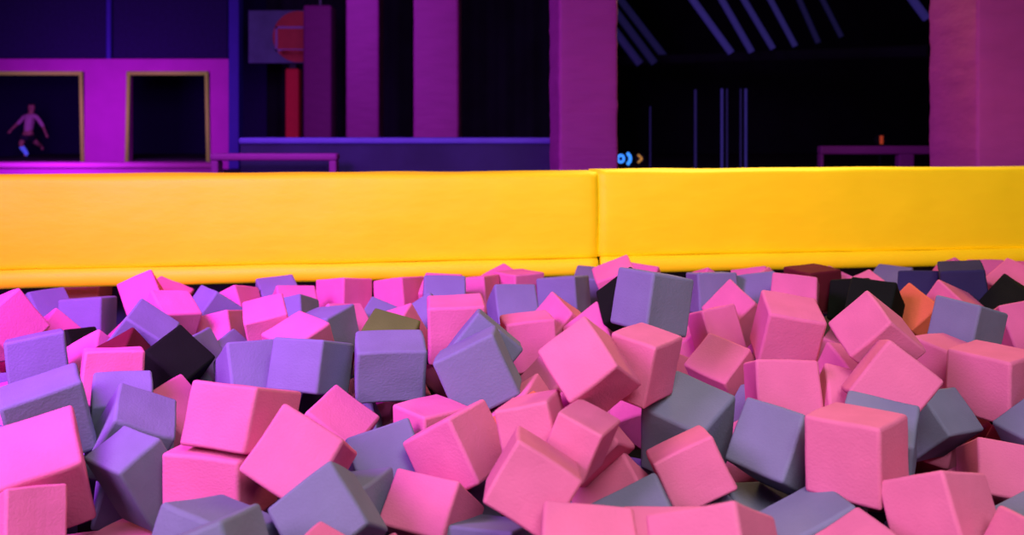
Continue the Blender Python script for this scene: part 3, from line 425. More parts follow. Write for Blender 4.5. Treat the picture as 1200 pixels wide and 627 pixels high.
 ([3.042, 4.598, -0.07], [[-0.269, -0.955, 0.124], [0.868, -0.296, -0.399], [0.417, 0.0, 0.909]], 'side', 0),
 ([2.374, 3.557, -0.07], [[-0.492, -0.836, -0.243], [0.279, -0.416, 0.866], [-0.825, 0.358, 0.438]], 'side', 0),
 ([-2.025, 2.891, -0.07], [[-0.62, -0.563, -0.547], [0.648, 0.025, -0.761], [0.442, -0.826, 0.349]], 'side', 0),
 ([2.857, 4.21, -0.07], [[-0.962, 0.272, 0.025], [-0.119, -0.337, -0.934], [-0.245, -0.902, 0.356]], 'side', 0),
 ([2.263, 2.559, -0.07], [[-0.157, -0.871, -0.465], [-0.148, -0.444, 0.883], [-0.976, 0.208, -0.059]], 'side', 0),
 ([2.453, 3.085, -0.07], [[-0.698, 0.657, 0.285], [-0.637, -0.389, -0.666], [-0.326, -0.646, 0.69]], 'side', 0),
 ([-2.722, 3.102, -0.07], [[-0.343, 0.87, 0.355], [-0.861, -0.14, -0.49], [-0.377, -0.473, 0.796]], 'side', 0),
 ([-2.771, 3.695, -0.07], [[-0.787, -0.416, -0.456], [0.615, -0.47, -0.633], [0.049, -0.779, 0.625]], 'side', 0),
 ([1.923, 2.086, -0.07], [[-0.015, -0.73, 0.684], [0.932, -0.258, -0.255], [0.362, 0.633, 0.684]], 'side', 0),
 ([3.414, 4.385, -0.07], [[-0.696, 0.68, 0.232], [0.047, -0.279, 0.959], [0.717, 0.678, 0.162]], 'side', 0),
 ([2.982, 3.922, -0.07], [[-0.523, -0.759, 0.388], [0.563, -0.65, -0.511], [0.64, -0.049, 0.767]], 'side', 0),
 ([3.244, 4.059, -0.07], [[-0.427, 0.106, -0.898], [-0.853, -0.376, 0.362], [-0.299, 0.921, 0.251]], 'side', 0),
 ([-1.831, 2.067, -0.07], [[-0.379, 0.503, 0.776], [-0.874, 0.08, -0.479], [-0.303, -0.86, 0.41]], 'side', 0),
 ([2.198, 3.167, -0.071], [[-0.571, -0.24, -0.785], [-0.592, -0.542, 0.596], [-0.569, 0.805, 0.168]], 'side', 0),
 ([-2.471, 3.348, -0.071], [[-0.716, 0.349, 0.605], [-0.699, -0.366, -0.615], [0.007, -0.863, 0.506]], 'side', 0),
 ([-1.252, 1.509, -0.071], [[-0.539, -0.665, 0.517], [-0.105, -0.555, -0.825], [0.835, -0.499, 0.23]], 'side', 0),
 ([1.509, 2.1, -0.071], [[-0.769, 0.479, 0.422], [-0.598, -0.308, -0.74], [-0.224, -0.822, 0.524]], 'side', 0),
 ([3.214, 3.632, -0.071], [[-0.581, 0.205, -0.788], [0.713, -0.338, -0.614], [-0.393, -0.918, 0.05]], 'side', 0),
 ([2.999, 3.675, -0.071], [[-0.097, 0.066, 0.993], [-0.983, -0.164, -0.085], [0.157, -0.984, 0.08]], 'side', 0),
 ([-2.907, 3.221, -0.071], [[-0.122, -0.362, -0.924], [0.366, -0.882, 0.297], [-0.923, -0.302, 0.24]], 'side', 0),
 ([1.719, 1.678, -0.071], [[-0.298, -0.893, -0.338], [-0.273, -0.26, 0.926], [-0.915, 0.368, -0.166]], 'side', 0),
 ([2.382, 2.265, -0.071], [[-0.623, 0.476, 0.621], [0.438, -0.446, 0.78], [0.648, 0.758, 0.069]], 'side', 0),
 ([-2.304, 3.201, -0.072], [[-0.559, 0.821, 0.117], [-0.573, -0.484, 0.661], [0.599, 0.303, 0.741]], 'side', 0),
 ([-2.537, 3.6, -0.072], [[-0.215, -0.294, 0.931], [-0.839, -0.433, -0.33], [0.5, -0.852, -0.153]], 'side', 0),
 ([1.851, 1.858, -0.072], [[-0.387, 0.649, 0.655], [0.581, -0.38, 0.72], [0.716, 0.659, -0.23]], 'side', 0),
 ([-3.235, 3.739, -0.072], [[-0.158, -0.674, 0.722], [0.867, 0.256, 0.428], [-0.473, 0.693, 0.544]], 'side', 0),
 ([-1.889, 1.706, -0.072], [[-0.622, -0.086, -0.779], [0.783, -0.106, -0.613], [-0.03, -0.991, 0.134]], 'side', 0),
 ([2.214, 2.058, -0.072], [[-0.967, 0.185, -0.175], [-0.251, -0.57, 0.782], [0.045, 0.801, 0.598]], 'side', 0),
 ([3.489, 4.143, -0.072], [[-0.203, -0.965, -0.168], [0.333, 0.093, -0.938], [0.921, -0.246, 0.302]], 'side', 0),
 ([2.931, 3.141, -0.072], [[-0.355, 0.893, -0.277], [-0.298, 0.172, 0.939], [0.886, 0.415, 0.205]], 'side', 0),
 ([3.099, 4.239, -0.073], [[-0.475, 0.757, -0.449], [-0.702, -0.634, -0.325], [-0.53, 0.161, 0.833]], 'side', 0),
 ([2.374, 2.793, -0.073], [[-0.253, -0.967, -0.037], [0.755, -0.221, 0.618], [-0.605, 0.129, 0.786]], 'side', 0),
 ([1.411, 1.67, -0.073], [[-0.166, 0.409, -0.898], [-0.961, -0.27, 0.054], [-0.22, 0.872, 0.438]], 'side', 0),
 ([-2.234, 2.128, -0.073], [[-0.917, -0.318, 0.241], [0.286, -0.104, 0.953], [-0.278, 0.942, 0.187]], 'side', 0),
 ([2.709, 3.868, -0.073], [[-0.762, -0.017, -0.648], [-0.211, -0.939, 0.272], [-0.613, 0.344, 0.712]], 'side', 0),
 ([-2.53, 2.762, -0.073], [[-0.751, 0.59, 0.296], [-0.572, -0.358, -0.738], [-0.329, -0.724, 0.606]], 'side', 0),
 ([2.863, 3.418, -0.074], [[-0.929, 0.205, -0.307], [-0.353, -0.248, 0.902], [0.108, 0.947, 0.303]], 'side', 0),
 ([-2.021, 2.282, -0.074], [[-0.901, 0.42, 0.106], [-0.432, -0.852, -0.297], [-0.034, -0.314, 0.949]], 'side', 0),
 ([1.766, 2.354, -0.074], [[-0.348, -0.054, 0.936], [-0.681, -0.672, -0.292], [0.645, -0.739, 0.197]], 'side', 0),
 ([-1.549, 1.519, -0.074], [[-0.301, 0.873, -0.385], [-0.94, -0.203, 0.275], [0.161, 0.445, 0.881]], 'side', 0),
 ([-1.532, 1.804, -0.074], [[-0.006, -0.995, 0.096], [0.71, 0.063, 0.701], [-0.704, 0.073, 0.707]], 'side', 0),
 ([1.993, 2.306, -0.075], [[-0.523, 0.564, 0.639], [-0.689, 0.162, -0.707], [-0.502, -0.81, 0.304]], 'side', 0),
 ([2.694, 2.875, -0.076], [[-0.891, -0.442, 0.106], [0.415, -0.887, -0.204], [0.185, -0.138, 0.973]], 'side', 0),
 ([2.002, 2.595, -0.076], [[-0.672, 0.01, -0.74], [-0.183, -0.971, 0.153], [-0.717, 0.238, 0.655]], 'side', 0),
 ([-2.025, 1.87, -0.078], [[-0.93, -0.212, 0.299], [0.357, -0.335, 0.872], [-0.085, 0.918, 0.387]], 'side', 0),
 ([3.605, 4.579, -0.078], [[-0.823, 0.119, 0.555], [0.074, -0.947, 0.313], [0.563, 0.299, 0.771]], 'side', 0),
 ([-1.613, 2.251, -0.079], [[-0.09, 0.996, 0.029], [-0.989, -0.092, 0.115], [0.117, -0.019, 0.993]], 'side', 0),
 ([-2.362, 2.922, -0.08], [[-0.914, 0.405, 0.017], [-0.169, -0.343, -0.924], [-0.368, -0.848, 0.382]], 'side', 0),
 ([-2.857, 3.46, -0.08], [[-0.689, -0.624, 0.37], [0.675, -0.737, 0.015], [0.264, 0.26, 0.929]], 'side', 0),
 ([2.502, 2.573, -0.08], [[-0.51, 0.847, -0.151], [-0.8, -0.403, 0.443], [0.314, 0.347, 0.883]], 'side', 0),
 ([2.524, 3.307, -0.082], [[-0.291, -0.593, 0.751], [-0.223, -0.721, -0.656], [0.93, -0.358, 0.078]], 'side', 0),
 ([2.628, 3.601, -0.083], [[-0.975, 0.169, 0.146], [0.066, -0.405, 0.912], [0.214, 0.898, 0.384]], 'side', 0),
 ([1.991, 1.625, -0.085], [[-0.477, -0.394, -0.786], [-0.51, -0.604, 0.612], [-0.716, 0.693, 0.087]], 'side', 0),
 ([-3.045, 3.598, -0.088], [[-0.324, -0.545, -0.773], [0.16, -0.837, 0.523], [-0.932, 0.046, 0.358]], 'side', 0),
 ([-2.002, 2.627, -0.089], [[-0.493, -0.782, -0.381], [0.818, -0.567, 0.104], [-0.297, -0.26, 0.919]], 'side', 0),
 ([-1.774, 1.536, -0.089], [[-0.734, -0.345, -0.584], [-0.427, -0.434, 0.793], [-0.528, 0.832, 0.172]], 'side', 0),
 ([-2.538, 3.826, -0.089], [[-0.299, -0.909, 0.29], [0.815, -0.085, 0.573], [-0.496, 0.408, 0.766]], 'side', 0),
 ([2.694, 3.141, -0.09], [[-0.258, -0.204, 0.944], [-0.907, -0.284, -0.309], [0.332, -0.937, -0.112]], 'side', 0),
 ([-1.295, 1.798, -0.092], [[-0.013, 0.877, -0.48], [-0.918, 0.179, 0.353], [0.396, 0.446, 0.803]], 'side', 0),
 ([-1.423, 2.064, -0.105], [[-0.409, 0.737, -0.537], [0.409, -0.378, -0.831], [-0.816, -0.56, -0.146]], 'side', 0),
 ([3.358, 3.838, -0.107], [[-0.141, 0.624, 0.769], [-0.979, 0.029, -0.203], [-0.149, -0.781, 0.607]], 'side', 0),
 ([-1.857, 2.762, -0.11], [[-0.727, 0.567, -0.388], [-0.645, -0.758, 0.1], [-0.237, 0.323, 0.916]], 'side', 0),
 ([3.642, 4.329, -0.122], [[-0.013, -0.209, -0.978], [-0.439, -0.877, 0.193], [-0.898, 0.432, -0.08]], 'side', 0),
 ([1.187, 1.608, -0.124], [[-0.994, -0.097, -0.049], [0.058, -0.087, -0.995], [0.092, -0.992, 0.092]], 'side', 0),
 ([3.196, 4.446, -0.124], [[-0.627, 0.271, 0.731], [-0.501, -0.858, -0.111], [0.597, -0.436, 0.674]], 'side', 0),
 ([-1.764, 1.873, -0.133], [[-0.097, -0.185, -0.978], [0.989, 0.089, -0.115], [0.108, -0.979, 0.174]], 'side', 0),
 ([-2.979, 3.82, -0.147], [[-0.43, -0.516, 0.741], [-0.103, -0.787, -0.609], [0.897, -0.338, 0.285]], 'side', 0),
 ([-2.559, 2.523, -0.153], [[-0.327, 0.941, -0.084], [-0.926, -0.337, -0.17], [-0.189, 0.022, 0.982]], 'side', 0),
 ([-2.792, 2.932, -0.154], [[-0.366, 0.767, -0.527], [-0.874, -0.478, -0.089], [-0.32, 0.427, 0.845]], 'side', 0),
 ([3.154, 3.841, -0.166], [[-0.819, 0.377, -0.432], [0.309, -0.344, -0.887], [-0.483, -0.86, 0.165]], 'side', 0),
 ([1.67, 1.941, -0.169], [[-0.839, -0.243, -0.487], [0.518, -0.084, -0.851], [0.166, -0.966, 0.196]], 'side', 0),
 ([2.074, 1.83, -0.169], [[-0.311, 0.764, -0.566], [0.163, -0.544, -0.823], [-0.936, -0.348, 0.045]], 'side', 0),
 ([3.027, 3.455, -0.177], [[-0.348, -0.892, 0.289], [0.777, -0.447, -0.443], [0.524, 0.07, 0.849]], 'side', 0),
 ([2.226, 2.945, -0.178], [[-0.867, -0.224, -0.445], [-0.33, -0.411, 0.85], [-0.373, 0.884, 0.282]], 'side', 0),
 ([-1.642, 2.457, -0.181], [[-0.179, -0.096, 0.979], [-0.903, -0.38, -0.202], [0.391, -0.92, -0.019]], 'side', 0),
 ([-2.181, 2.454, -0.186], [[-0.114, -0.525, 0.843], [0.766, -0.587, -0.262], [0.633, 0.616, 0.469]], 'side', 0),
 ([2.333, 3.381, -0.196], [[-0.935, 0.188, -0.302], [0.114, -0.647, -0.754], [-0.337, -0.739, 0.583]], 'side', 0),
 ([2.944, 4.392, -0.197], [[-0.98, -0.19, 0.062], [0.166, -0.946, -0.278], [0.111, -0.262, 0.959]], 'side', 0),
 ([-2.659, 3.302, -0.199], [[-0.849, -0.254, -0.463], [-0.016, -0.864, 0.503], [-0.528, 0.435, 0.729]], 'side', 0),
 ([3.777, 4.487, -0.203], [[-0.506, 0.863, -0.009], [-0.657, -0.392, -0.644], [-0.559, -0.319, 0.765]], 'side', 0),
 ([-2.538, 3.038, -0.203], [[-0.669, 0.712, -0.212], [-0.743, -0.644, 0.18], [-0.009, 0.279, 0.96]], 'side', 0),
 ([-3.073, 3.349, -0.207], [[-0.405, -0.321, -0.856], [0.913, -0.197, -0.358], [-0.054, -0.926, 0.373]], 'side', 0),
 ([2.139, 2.68, -0.209], [[-0.517, -0.603, -0.607], [-0.569, -0.288, 0.77], [-0.639, 0.744, -0.194]], 'side', 0),
 ([1.788, 2.475, -0.21], [[-0.335, 0.937, -0.101], [-0.767, -0.209, 0.607], [0.547, 0.281, 0.788]], 'side', 0),
 ([2.14, 2.39, -0.214], [[-0.608, 0.035, -0.793], [0.78, -0.161, -0.605], [-0.149, -0.986, 0.07]], 'side', 0),
 ([2.625, 2.691, -0.222], [[-0.961, 0.104, -0.258], [0.219, -0.291, -0.931], [-0.172, -0.951, 0.257]], 'side', 0),
 ([1.725, 2.131, -0.223], [[-0.039, -0.24, 0.97], [0.424, -0.883, -0.202], [0.905, 0.404, 0.137]], 'side', 0),
 ([2.697, 3.408, -0.225], [[-0.568, -0.624, -0.536], [-0.232, -0.504, 0.832], [-0.79, 0.597, 0.142]], 'side', 0),
 ([1.549, 1.531, -0.227], [[-0.682, -0.617, -0.392], [0.008, -0.542, 0.84], [-0.731, 0.57, 0.375]], 'side', 0),
 ([1.888, 1.531, -0.229], [[-0.31, -0.917, 0.252], [0.724, -0.056, 0.688], [-0.617, 0.396, 0.681]], 'side', 0),
 ([-2.2, 2.911, -0.229], [[-0.43, 0.785, -0.446], [0.43, -0.256, -0.866], [-0.794, -0.564, -0.227]], 'side', 0),
 ([2.588, 2.959, -0.232], [[-0.938, 0.335, 0.088], [-0.342, -0.937, -0.075], [0.057, -0.101, 0.993]], 'side', 0),
 ([3.289, 4.596, -0.234], [[-0.66, -0.533, -0.529], [0.733, -0.613, -0.297], [-0.166, -0.584, 0.795]], 'side', 0),
 ([3.479, 4.003, -0.234], [[-0.963, 0.231, 0.137], [-0.26, -0.677, -0.688], [-0.066, -0.699, 0.713]], 'side', 0),
 ([3.274, 4.253, -0.237], [[-0.357, -0.318, -0.878], [0.19, -0.945, 0.265], [-0.914, -0.072, 0.398]], 'side', 0),
 ([-2.004, 2.083, -0.239], [[-0.49, 0.213, 0.845], [0.459, -0.761, 0.458], [0.741, 0.612, 0.276]], 'side', 0),
 ([2.799, 3.7, -0.239], [[-0.078, -0.738, -0.67], [0.996, -0.027, -0.087], [0.046, -0.674, 0.737]], 'side', 0),
 ([-3.194, 3.556, -0.241], [[-0.459, 0.591, -0.663], [0.043, -0.731, -0.681], [-0.888, -0.341, 0.309]], 'side', 0),
 ([2.477, 2.436, -0.244], [[-0.535, -0.699, 0.474], [0.707, -0.678, -0.201], [0.462, 0.228, 0.857]], 'side', 0),
 ([2.851, 4.034, -0.247], [[-0.529, -0.215, 0.821], [-0.578, -0.618, -0.534], [0.622, -0.756, 0.203]], 'side', 0),
 ([3.52, 4.519, -0.248], [[-0.046, -0.9, 0.434], [0.928, 0.122, 0.351], [-0.369, 0.419, 0.83]], 'side', 0),
 ([1.45, 1.877, -0.252], [[-0.605, -0.498, 0.621], [0.742, -0.07, 0.666], [-0.288, 0.864, 0.412]], 'side', 0),
 ([-1.686, 1.67, -0.252], [[-0.661, 0.57, -0.488], [-0.101, -0.712, -0.695], [-0.744, -0.409, 0.528]], 'side', 0),
 ([-1.994, 1.627, -0.254], [[-0.506, 0.777, -0.375], [-0.059, -0.464, -0.884], [-0.86, -0.425, 0.281]], 'side', 0),
 ([-2.355, 2.248, -0.255], [[-0.218, -0.117, 0.969], [0.213, -0.975, -0.07], [0.952, 0.191, 0.238]], 'side', 0),
 ([-2.173, 1.958, -0.256], [[-0.808, 0.141, -0.571], [-0.352, -0.894, 0.278], [-0.472, 0.426, 0.772]], 'side', 0),
 ([-1.758, 2.148, -0.258], [[-0.227, 0.255, 0.94], [0.179, -0.938, 0.297], [0.957, 0.235, 0.168]], 'side', 0),
 ([2.801, 3.002, -0.259], [[-0.691, -0.719, -0.07], [0.403, -0.465, 0.788], [-0.6, 0.517, 0.611]], 'side', 0),
 ([-2.824, 3.593, -0.26], [[-0.045, -0.947, -0.318], [0.748, 0.179, -0.639], [0.662, -0.267, 0.701]], 'side', 0),
 ([-1.392, 1.597, -0.261], [[-0.471, -0.361, -0.805], [0.882, -0.213, -0.42], [-0.02, -0.908, 0.418]], 'side', 0),
 ([2.524, 3.7, -0.267], [[-0.172, -0.883, -0.436], [0.5, -0.46, 0.734], [-0.849, -0.091, 0.521]], 'side', 0),
 ([-2.594, 3.468, -0.269], [[-0.451, 0.624, -0.639], [-0.705, 0.191, 0.683], [0.548, 0.758, 0.354]], 'side', 0),
 ([2.843, 3.237, -0.271], [[-0.649, -0.75, -0.13], [0.399, -0.481, 0.781], [-0.648, 0.455, 0.611]], 'side', 0),
 ([-2.042, 2.716, -0.273], [[-0.067, 0.246, -0.967], [-0.784, -0.612, -0.102], [-0.617, 0.752, 0.234]], 'side', 0),
 ([-1.535, 1.936, -0.274], [[-0.363, 0.915, 0.178], [-0.637, -0.104, -0.764], [-0.68, -0.391, 0.62]], 'side', 0),
 ([-2.624, 2.87, -0.275], [[-0.474, 0.759, 0.447], [0.079, -0.469, 0.88], [0.877, 0.452, 0.162]], 'side', 0),
 ([2.435, 3.151, -0.279], [[-0.6, -0.776, -0.193], [0.768, -0.492, -0.41], [0.224, -0.394, 0.891]], 'side', 0),
 ([1.806, 1.704, -0.28], [[-0.912, 0.175, -0.371], [-0.29, -0.915, 0.281], [-0.29, 0.364, 0.885]], 'side', 0),
 ([-2.265, 3.141, -0.281], [[-0.249, 0.478, -0.842], [-0.481, -0.816, -0.321], [-0.841, 0.325, 0.433]], 'side', 0),
 ([2.401, 2.691, -0.286], [[-0.47, 0.848, 0.244], [-0.237, -0.388, 0.891], [0.85, 0.361, 0.383]], 'side', 0),
 ([3.2, 3.636, -0.287], [[-0.48, 0.102, 0.871], [0.157, -0.967, 0.2], [0.863, 0.233, 0.449]], 'side', 0),
 ([-2.401, 2.714, -0.287], [[-0.02, -0.243, -0.97], [-0.956, -0.28, 0.09], [-0.294, 0.928, -0.227]], 'side', 0),
 ([-2.664, 3.808, -0.288], [[-0.336, 0.191, -0.922], [0.825, -0.413, -0.386], [-0.455, -0.89, -0.019]], 'side', 0),
 ([1.884, 1.973, -0.288], [[-0.873, -0.032, 0.486], [0.434, -0.504, 0.747], [0.221, 0.863, 0.454]], 'side', 0),
 ([2.111, 2.049, -0.289], [[-0.043, -0.963, 0.266], [0.986, -0.084, -0.145], [0.162, 0.256, 0.953]], 'side', 0),
 ([-1.917, 1.865, -0.293], [[-0.403, -0.812, -0.422], [0.555, 0.149, -0.818], [0.727, -0.565, 0.391]], 'side', 0),
 ([-2.077, 2.309, -0.298], [[-0.873, 0.461, 0.16], [-0.488, -0.833, -0.262], [0.012, -0.306, 0.952]], 'side', 0),
 ([2.317, 2.208, -0.304], [[-0.497, 0.246, -0.832], [-0.372, -0.927, -0.052], [-0.784, 0.284, 0.552]], 'side', 0),
 ([2.738, 4.246, -0.304], [[-0.6, -0.722, 0.345], [0.788, -0.459, 0.411], [-0.139, 0.518, 0.844]], 'side', 0),
 ([-2.883, 3.128, -0.306], [[-0.505, 0.489, 0.712], [-0.824, -0.518, -0.229], [0.257, -0.702, 0.664]], 'side', 0),
 ([-2.415, 2.442, -0.308], [[-0.24, 0.338, -0.91], [-0.943, 0.143, 0.301], [0.232, 0.93, 0.284]], 'side', 0),
 ([1.939, 2.261, -0.309], [[-0.784, -0.184, 0.593], [-0.214, -0.816, -0.536], [0.583, -0.547, 0.6]], 'side', 0),
 ([3.186, 4.019, -0.311], [[-0.328, 0.15, -0.933], [0.84, -0.405, -0.361], [-0.432, -0.902, 0.007]], 'side', 0),
 ([-1.84, 2.384, -0.315], [[-0.818, 0.138, -0.558], [-0.472, -0.715, 0.516], [-0.328, 0.686, 0.65]], 'side', 0),
 ([-2.382, 3.361, -0.315], [[-0.597, 0.694, -0.403], [-0.741, -0.283, 0.61], [0.309, 0.662, 0.683]], 'side', 0),
 ([3.633, 4.254, -0.316], [[-0.861, -0.502, -0.082], [0.443, -0.819, 0.365], [-0.25, 0.278, 0.927]], 'side', 0),
 ([-3.271, 3.756, -0.32], [[-0.573, -0.11, 0.812], [0.819, -0.12, 0.561], [0.036, 0.987, 0.159]], 'side', 0),
 ([1.956, 2.807, -0.323], [[-0.736, 0.474, -0.483], [-0.676, -0.486, 0.554], [0.028, 0.734, 0.678]], 'side', 0),
 ([3.003, 3.805, -0.325], [[-0.097, 0.74, -0.666], [-0.965, -0.234, -0.12], [-0.245, 0.631, 0.736]], 'side', 0),
 ([2.113, 3.168, -0.327], [[-0.292, -0.75, 0.593], [0.732, -0.575, -0.366], [0.616, 0.327, 0.717]], 'side', 0),
 ([3.032, 4.217, -0.333], [[-0.161, 0.544, -0.824], [0.27, -0.779, -0.566], [-0.949, -0.314, -0.022]], 'side', 0),
 ([1.268, 1.555, -0.333], [[-0.652, 0.499, -0.57], [-0.721, -0.642, 0.261], [-0.236, 0.581, 0.779]], 'side', 0),
 ([-1.481, 2.127, -0.344], [[-0.984, -0.144, -0.107], [0.083, -0.894, 0.441], [-0.16, 0.425, 0.891]], 'side', 0),
 ([-1.858, 2.754, -0.348], [[-0.098, 0.006, -0.995], [-0.848, -0.524, 0.08], [-0.521, 0.852, 0.057]], 'side', 0),
 ([-2.497, 3.67, -0.35], [[-0.906, 0.392, -0.159], [-0.279, -0.836, -0.473], [-0.318, -0.384, 0.867]], 'side', 0),
 ([3.074, 4.547, -0.355], [[-0.201, -0.342, -0.918], [-0.121, -0.921, 0.369], [-0.972, 0.185, 0.144]], 'side', 0),
 ([2.976, 3.584, -0.358], [[-0.136, 0.376, 0.916], [-0.857, -0.509, 0.082], [0.498, -0.774, 0.392]], 'side', 0),
 ([-2.917, 3.387, -0.358], [[-0.008, 0.287, -0.958], [0.364, -0.891, -0.271], [-0.931, -0.35, -0.097]], 'side', 0),
 ([-3.012, 3.672, -0.359], [[-0.755, -0.38, -0.534], [-0.31, -0.511, 0.802], [-0.577, 0.771, 0.268]], 'side', 0),
 ([-1.872, 1.516, -0.36], [[-0.028, -0.691, -0.723], [0.922, -0.296, 0.247], [-0.385, -0.66, 0.645]], 'side', 0),
 ([3.431, 4.163, -0.36], [[-0.312, 0.487, -0.816], [0.75, -0.402, -0.526], [-0.584, -0.776, -0.24]], 'side', 0),
 ([2.262, 2.999, -0.363], [[-0.449, -0.176, 0.876], [0.859, -0.354, 0.369], [0.245, 0.918, 0.311]], 'side', 0),
 ([-2.632, 2.656, -0.363], [[-0.991, 0.032, 0.131], [0.13, -0.045, 0.991], [0.038, 0.999, 0.04]], 'side', 0),
 ([2.781, 3.516, -0.371], [[-0.434, 0.867, -0.245], [-0.41, 0.052, 0.91], [0.802, 0.495, 0.334]], 'side', 0),
 ([2.25, 2.499, -0.373], [[-0.004, 0.766, -0.643], [-0.559, -0.535, -0.634], [-0.829, 0.357, 0.43]], 'side', 0),
 ([2.019, 2.561, -0.374], [[-0.521, 0.231, -0.822], [-0.841, -0.305, 0.447], [-0.147, 0.924, 0.353]], 'side', 0),
 ([1.583, 2.059, -0.377], [[-0.81, -0.543, 0.224], [-0.193, -0.114, -0.975], [0.554, -0.832, -0.013]], 'side', 0),
 ([-1.389, 1.793, -0.379], [[-0.22, -0.178, -0.959], [-0.048, -0.98, 0.193], [-0.974, 0.088, 0.207]], 'side', 0),
 ([2.627, 3.894, -0.38], [[-0.658, -0.719, 0.225], [0.727, -0.528, 0.438], [-0.196, 0.452, 0.87]], 'side', 0),
 ([3.022, 3.361, -0.389], [[-0.976, 0.064, -0.207], [-0.204, -0.595, 0.777], [-0.073, 0.801, 0.594]], 'side', 0),
 ([-2.685, 3.199, -0.39], [[-0.883, -0.467, 0.044], [0.386, -0.67, 0.634], [-0.266, 0.577, 0.772]], 'side', 0),
 ([-2.08, 2.893, -0.392], [[-0.037, 0.693, -0.72], [-0.803, 0.408, 0.434], [0.594, 0.594, 0.542]], 'side', 0),
 ([-2.418, 2.911, -0.392], [[-0.398, 0.907, -0.14], [0.076, -0.119, -0.99], [-0.914, -0.405, -0.022]], 'side', 0),
 ([2.443, 3.37, -0.404], [[-0.129, -0.347, 0.929], [0.562, -0.797, -0.219], [0.817, 0.494, 0.298]], 'side', 0),
 ([2.738, 2.805, -0.407], [[-0.071, 0.973, 0.22], [-0.61, 0.132, -0.781], [-0.789, -0.19, 0.584]], 'side', 0),
 ([2.041, 1.867, -0.408], [[-0.488, -0.004, -0.873], [-0.732, -0.543, 0.412], [-0.476, 0.84, 0.262]], 'side', 0)]
heap = B(); heap_n = 0
for i, (c, A, k, seen) in enumerate(FILL):
    colr = 'P' if random.random() < .55 else 'G'
    if not seen:                       # deep under the visible layer or beyond the frame
        mx = Matrix(A).to_4x4(); mx.translation = Vector(c)
        n0 = len(heap.faces); me = foam_mesh(i % 5); me.transform(mx); heap.from_mesh(me); bpy.data.meshes.remove(me)
        heap.faces.ensure_lookup_table()
        for f in heap.faces[n0:]: f.material_index = 0 if colr == 'P' else 1
        continue
    o = bpy.data.objects.new('foam_cube', foam(colr, i % 5)); col.objects.link(o)
    mx = Matrix(A).to_4x4(); mx.translation = Vector(c); o.matrix_world = mx
    cn = 'pink' if colr == 'P' else 'grey'
    px = c[0] / c[1]
    zone = 'far left' if px < -.3 else 'left of centre' if px < 0 else 'right of centre' if px < .3 else 'far right'
    tag(o, cn + (' foam cube buried under the top layer, glimpsed in a gap, ' + zone if k == 'under' else (' foam cube beyond the %s picture edge' % ('left' if px < 0 else 'right')) if k == 'side' else ' foam cube packed against the foot of the yellow beam, ' + zone),
        'foam cube', ('buried ' if k == 'under' else 'outer ' if k == 'side' else 'beam-side ') + cn + ' foam cubes, ' + zone)

ho = link('heaped_foam_cubes', heap, M['P']); ho.data.materials.append(M['G'])
tag(ho, 'pink and grey foam cubes heaped deep under and around the visible layer', 'foam cubes', kind='stuff')
# ------------------------------------------------------------------ pit shell
def by(x): return 4.0 + (x + 2.4) * .1297      # front face line of the yellow beam
ang = math.atan(.1297)
bm = B(); box(bm, -4.6, 5.0, .9, 5.2, -.72, -.64); tag(link('floor_pit', bm, M['dark']), kind='structure')
def quadwall(name, pts, z0, z1, m, th=.06):
    bm = B(); (x0, y0), (x1, y1) = pts
    d = Vector((x1-x0, y1-y0, 0)).normalized(); n = Vector((-d.y, d.x, 0)) * th
    vs = [bm.verts.new((x, y, z)) for z in (z0, z1) for (x, y) in ((x0, y0), (x1, y1), (x1+n.x, y1+n.y), (x0+n.x, y0+n.y))]
    for f in ((0,1,2,3), (4,5,6,7), (0,1,5,4), (1,2,6,5), (2,3,7,6), (3,0,4,7)): bm.faces.new([vs[k] for k in f])
    bmesh.ops.recalc_face_normals(bm, faces=bm.faces)
    return tag(link(name, bm, m), kind='structure')
quadwall('wall_pit_back', ((-4.6, by(-4.6)+.29), (5.0, by(5.0)+.29)), -.64, .42, M['navy'])
# hall floor behind the pit
bm = B()
vs = [bm.verts.new(p) for p in ((-4.6, by(-4.6)+.36, 0), (5.0, by(5.0)+.36, 0), (16, 4.4, 0), (16, 24, 0), (-14, 24, 0), (-14, 4.2, 0))]
f = bm.faces.new(vs)
r = bmesh.ops.extrude_face_region(bm, geom=[f]); 
for v in r['geom']:
    if isinstance(v, bmesh.types.BMVert): v.co.z = -.1
bmesh.ops.recalc_face_normals(bm, faces=bm.faces)
tag(link('floor', bm, M['floor']), kind='structure')

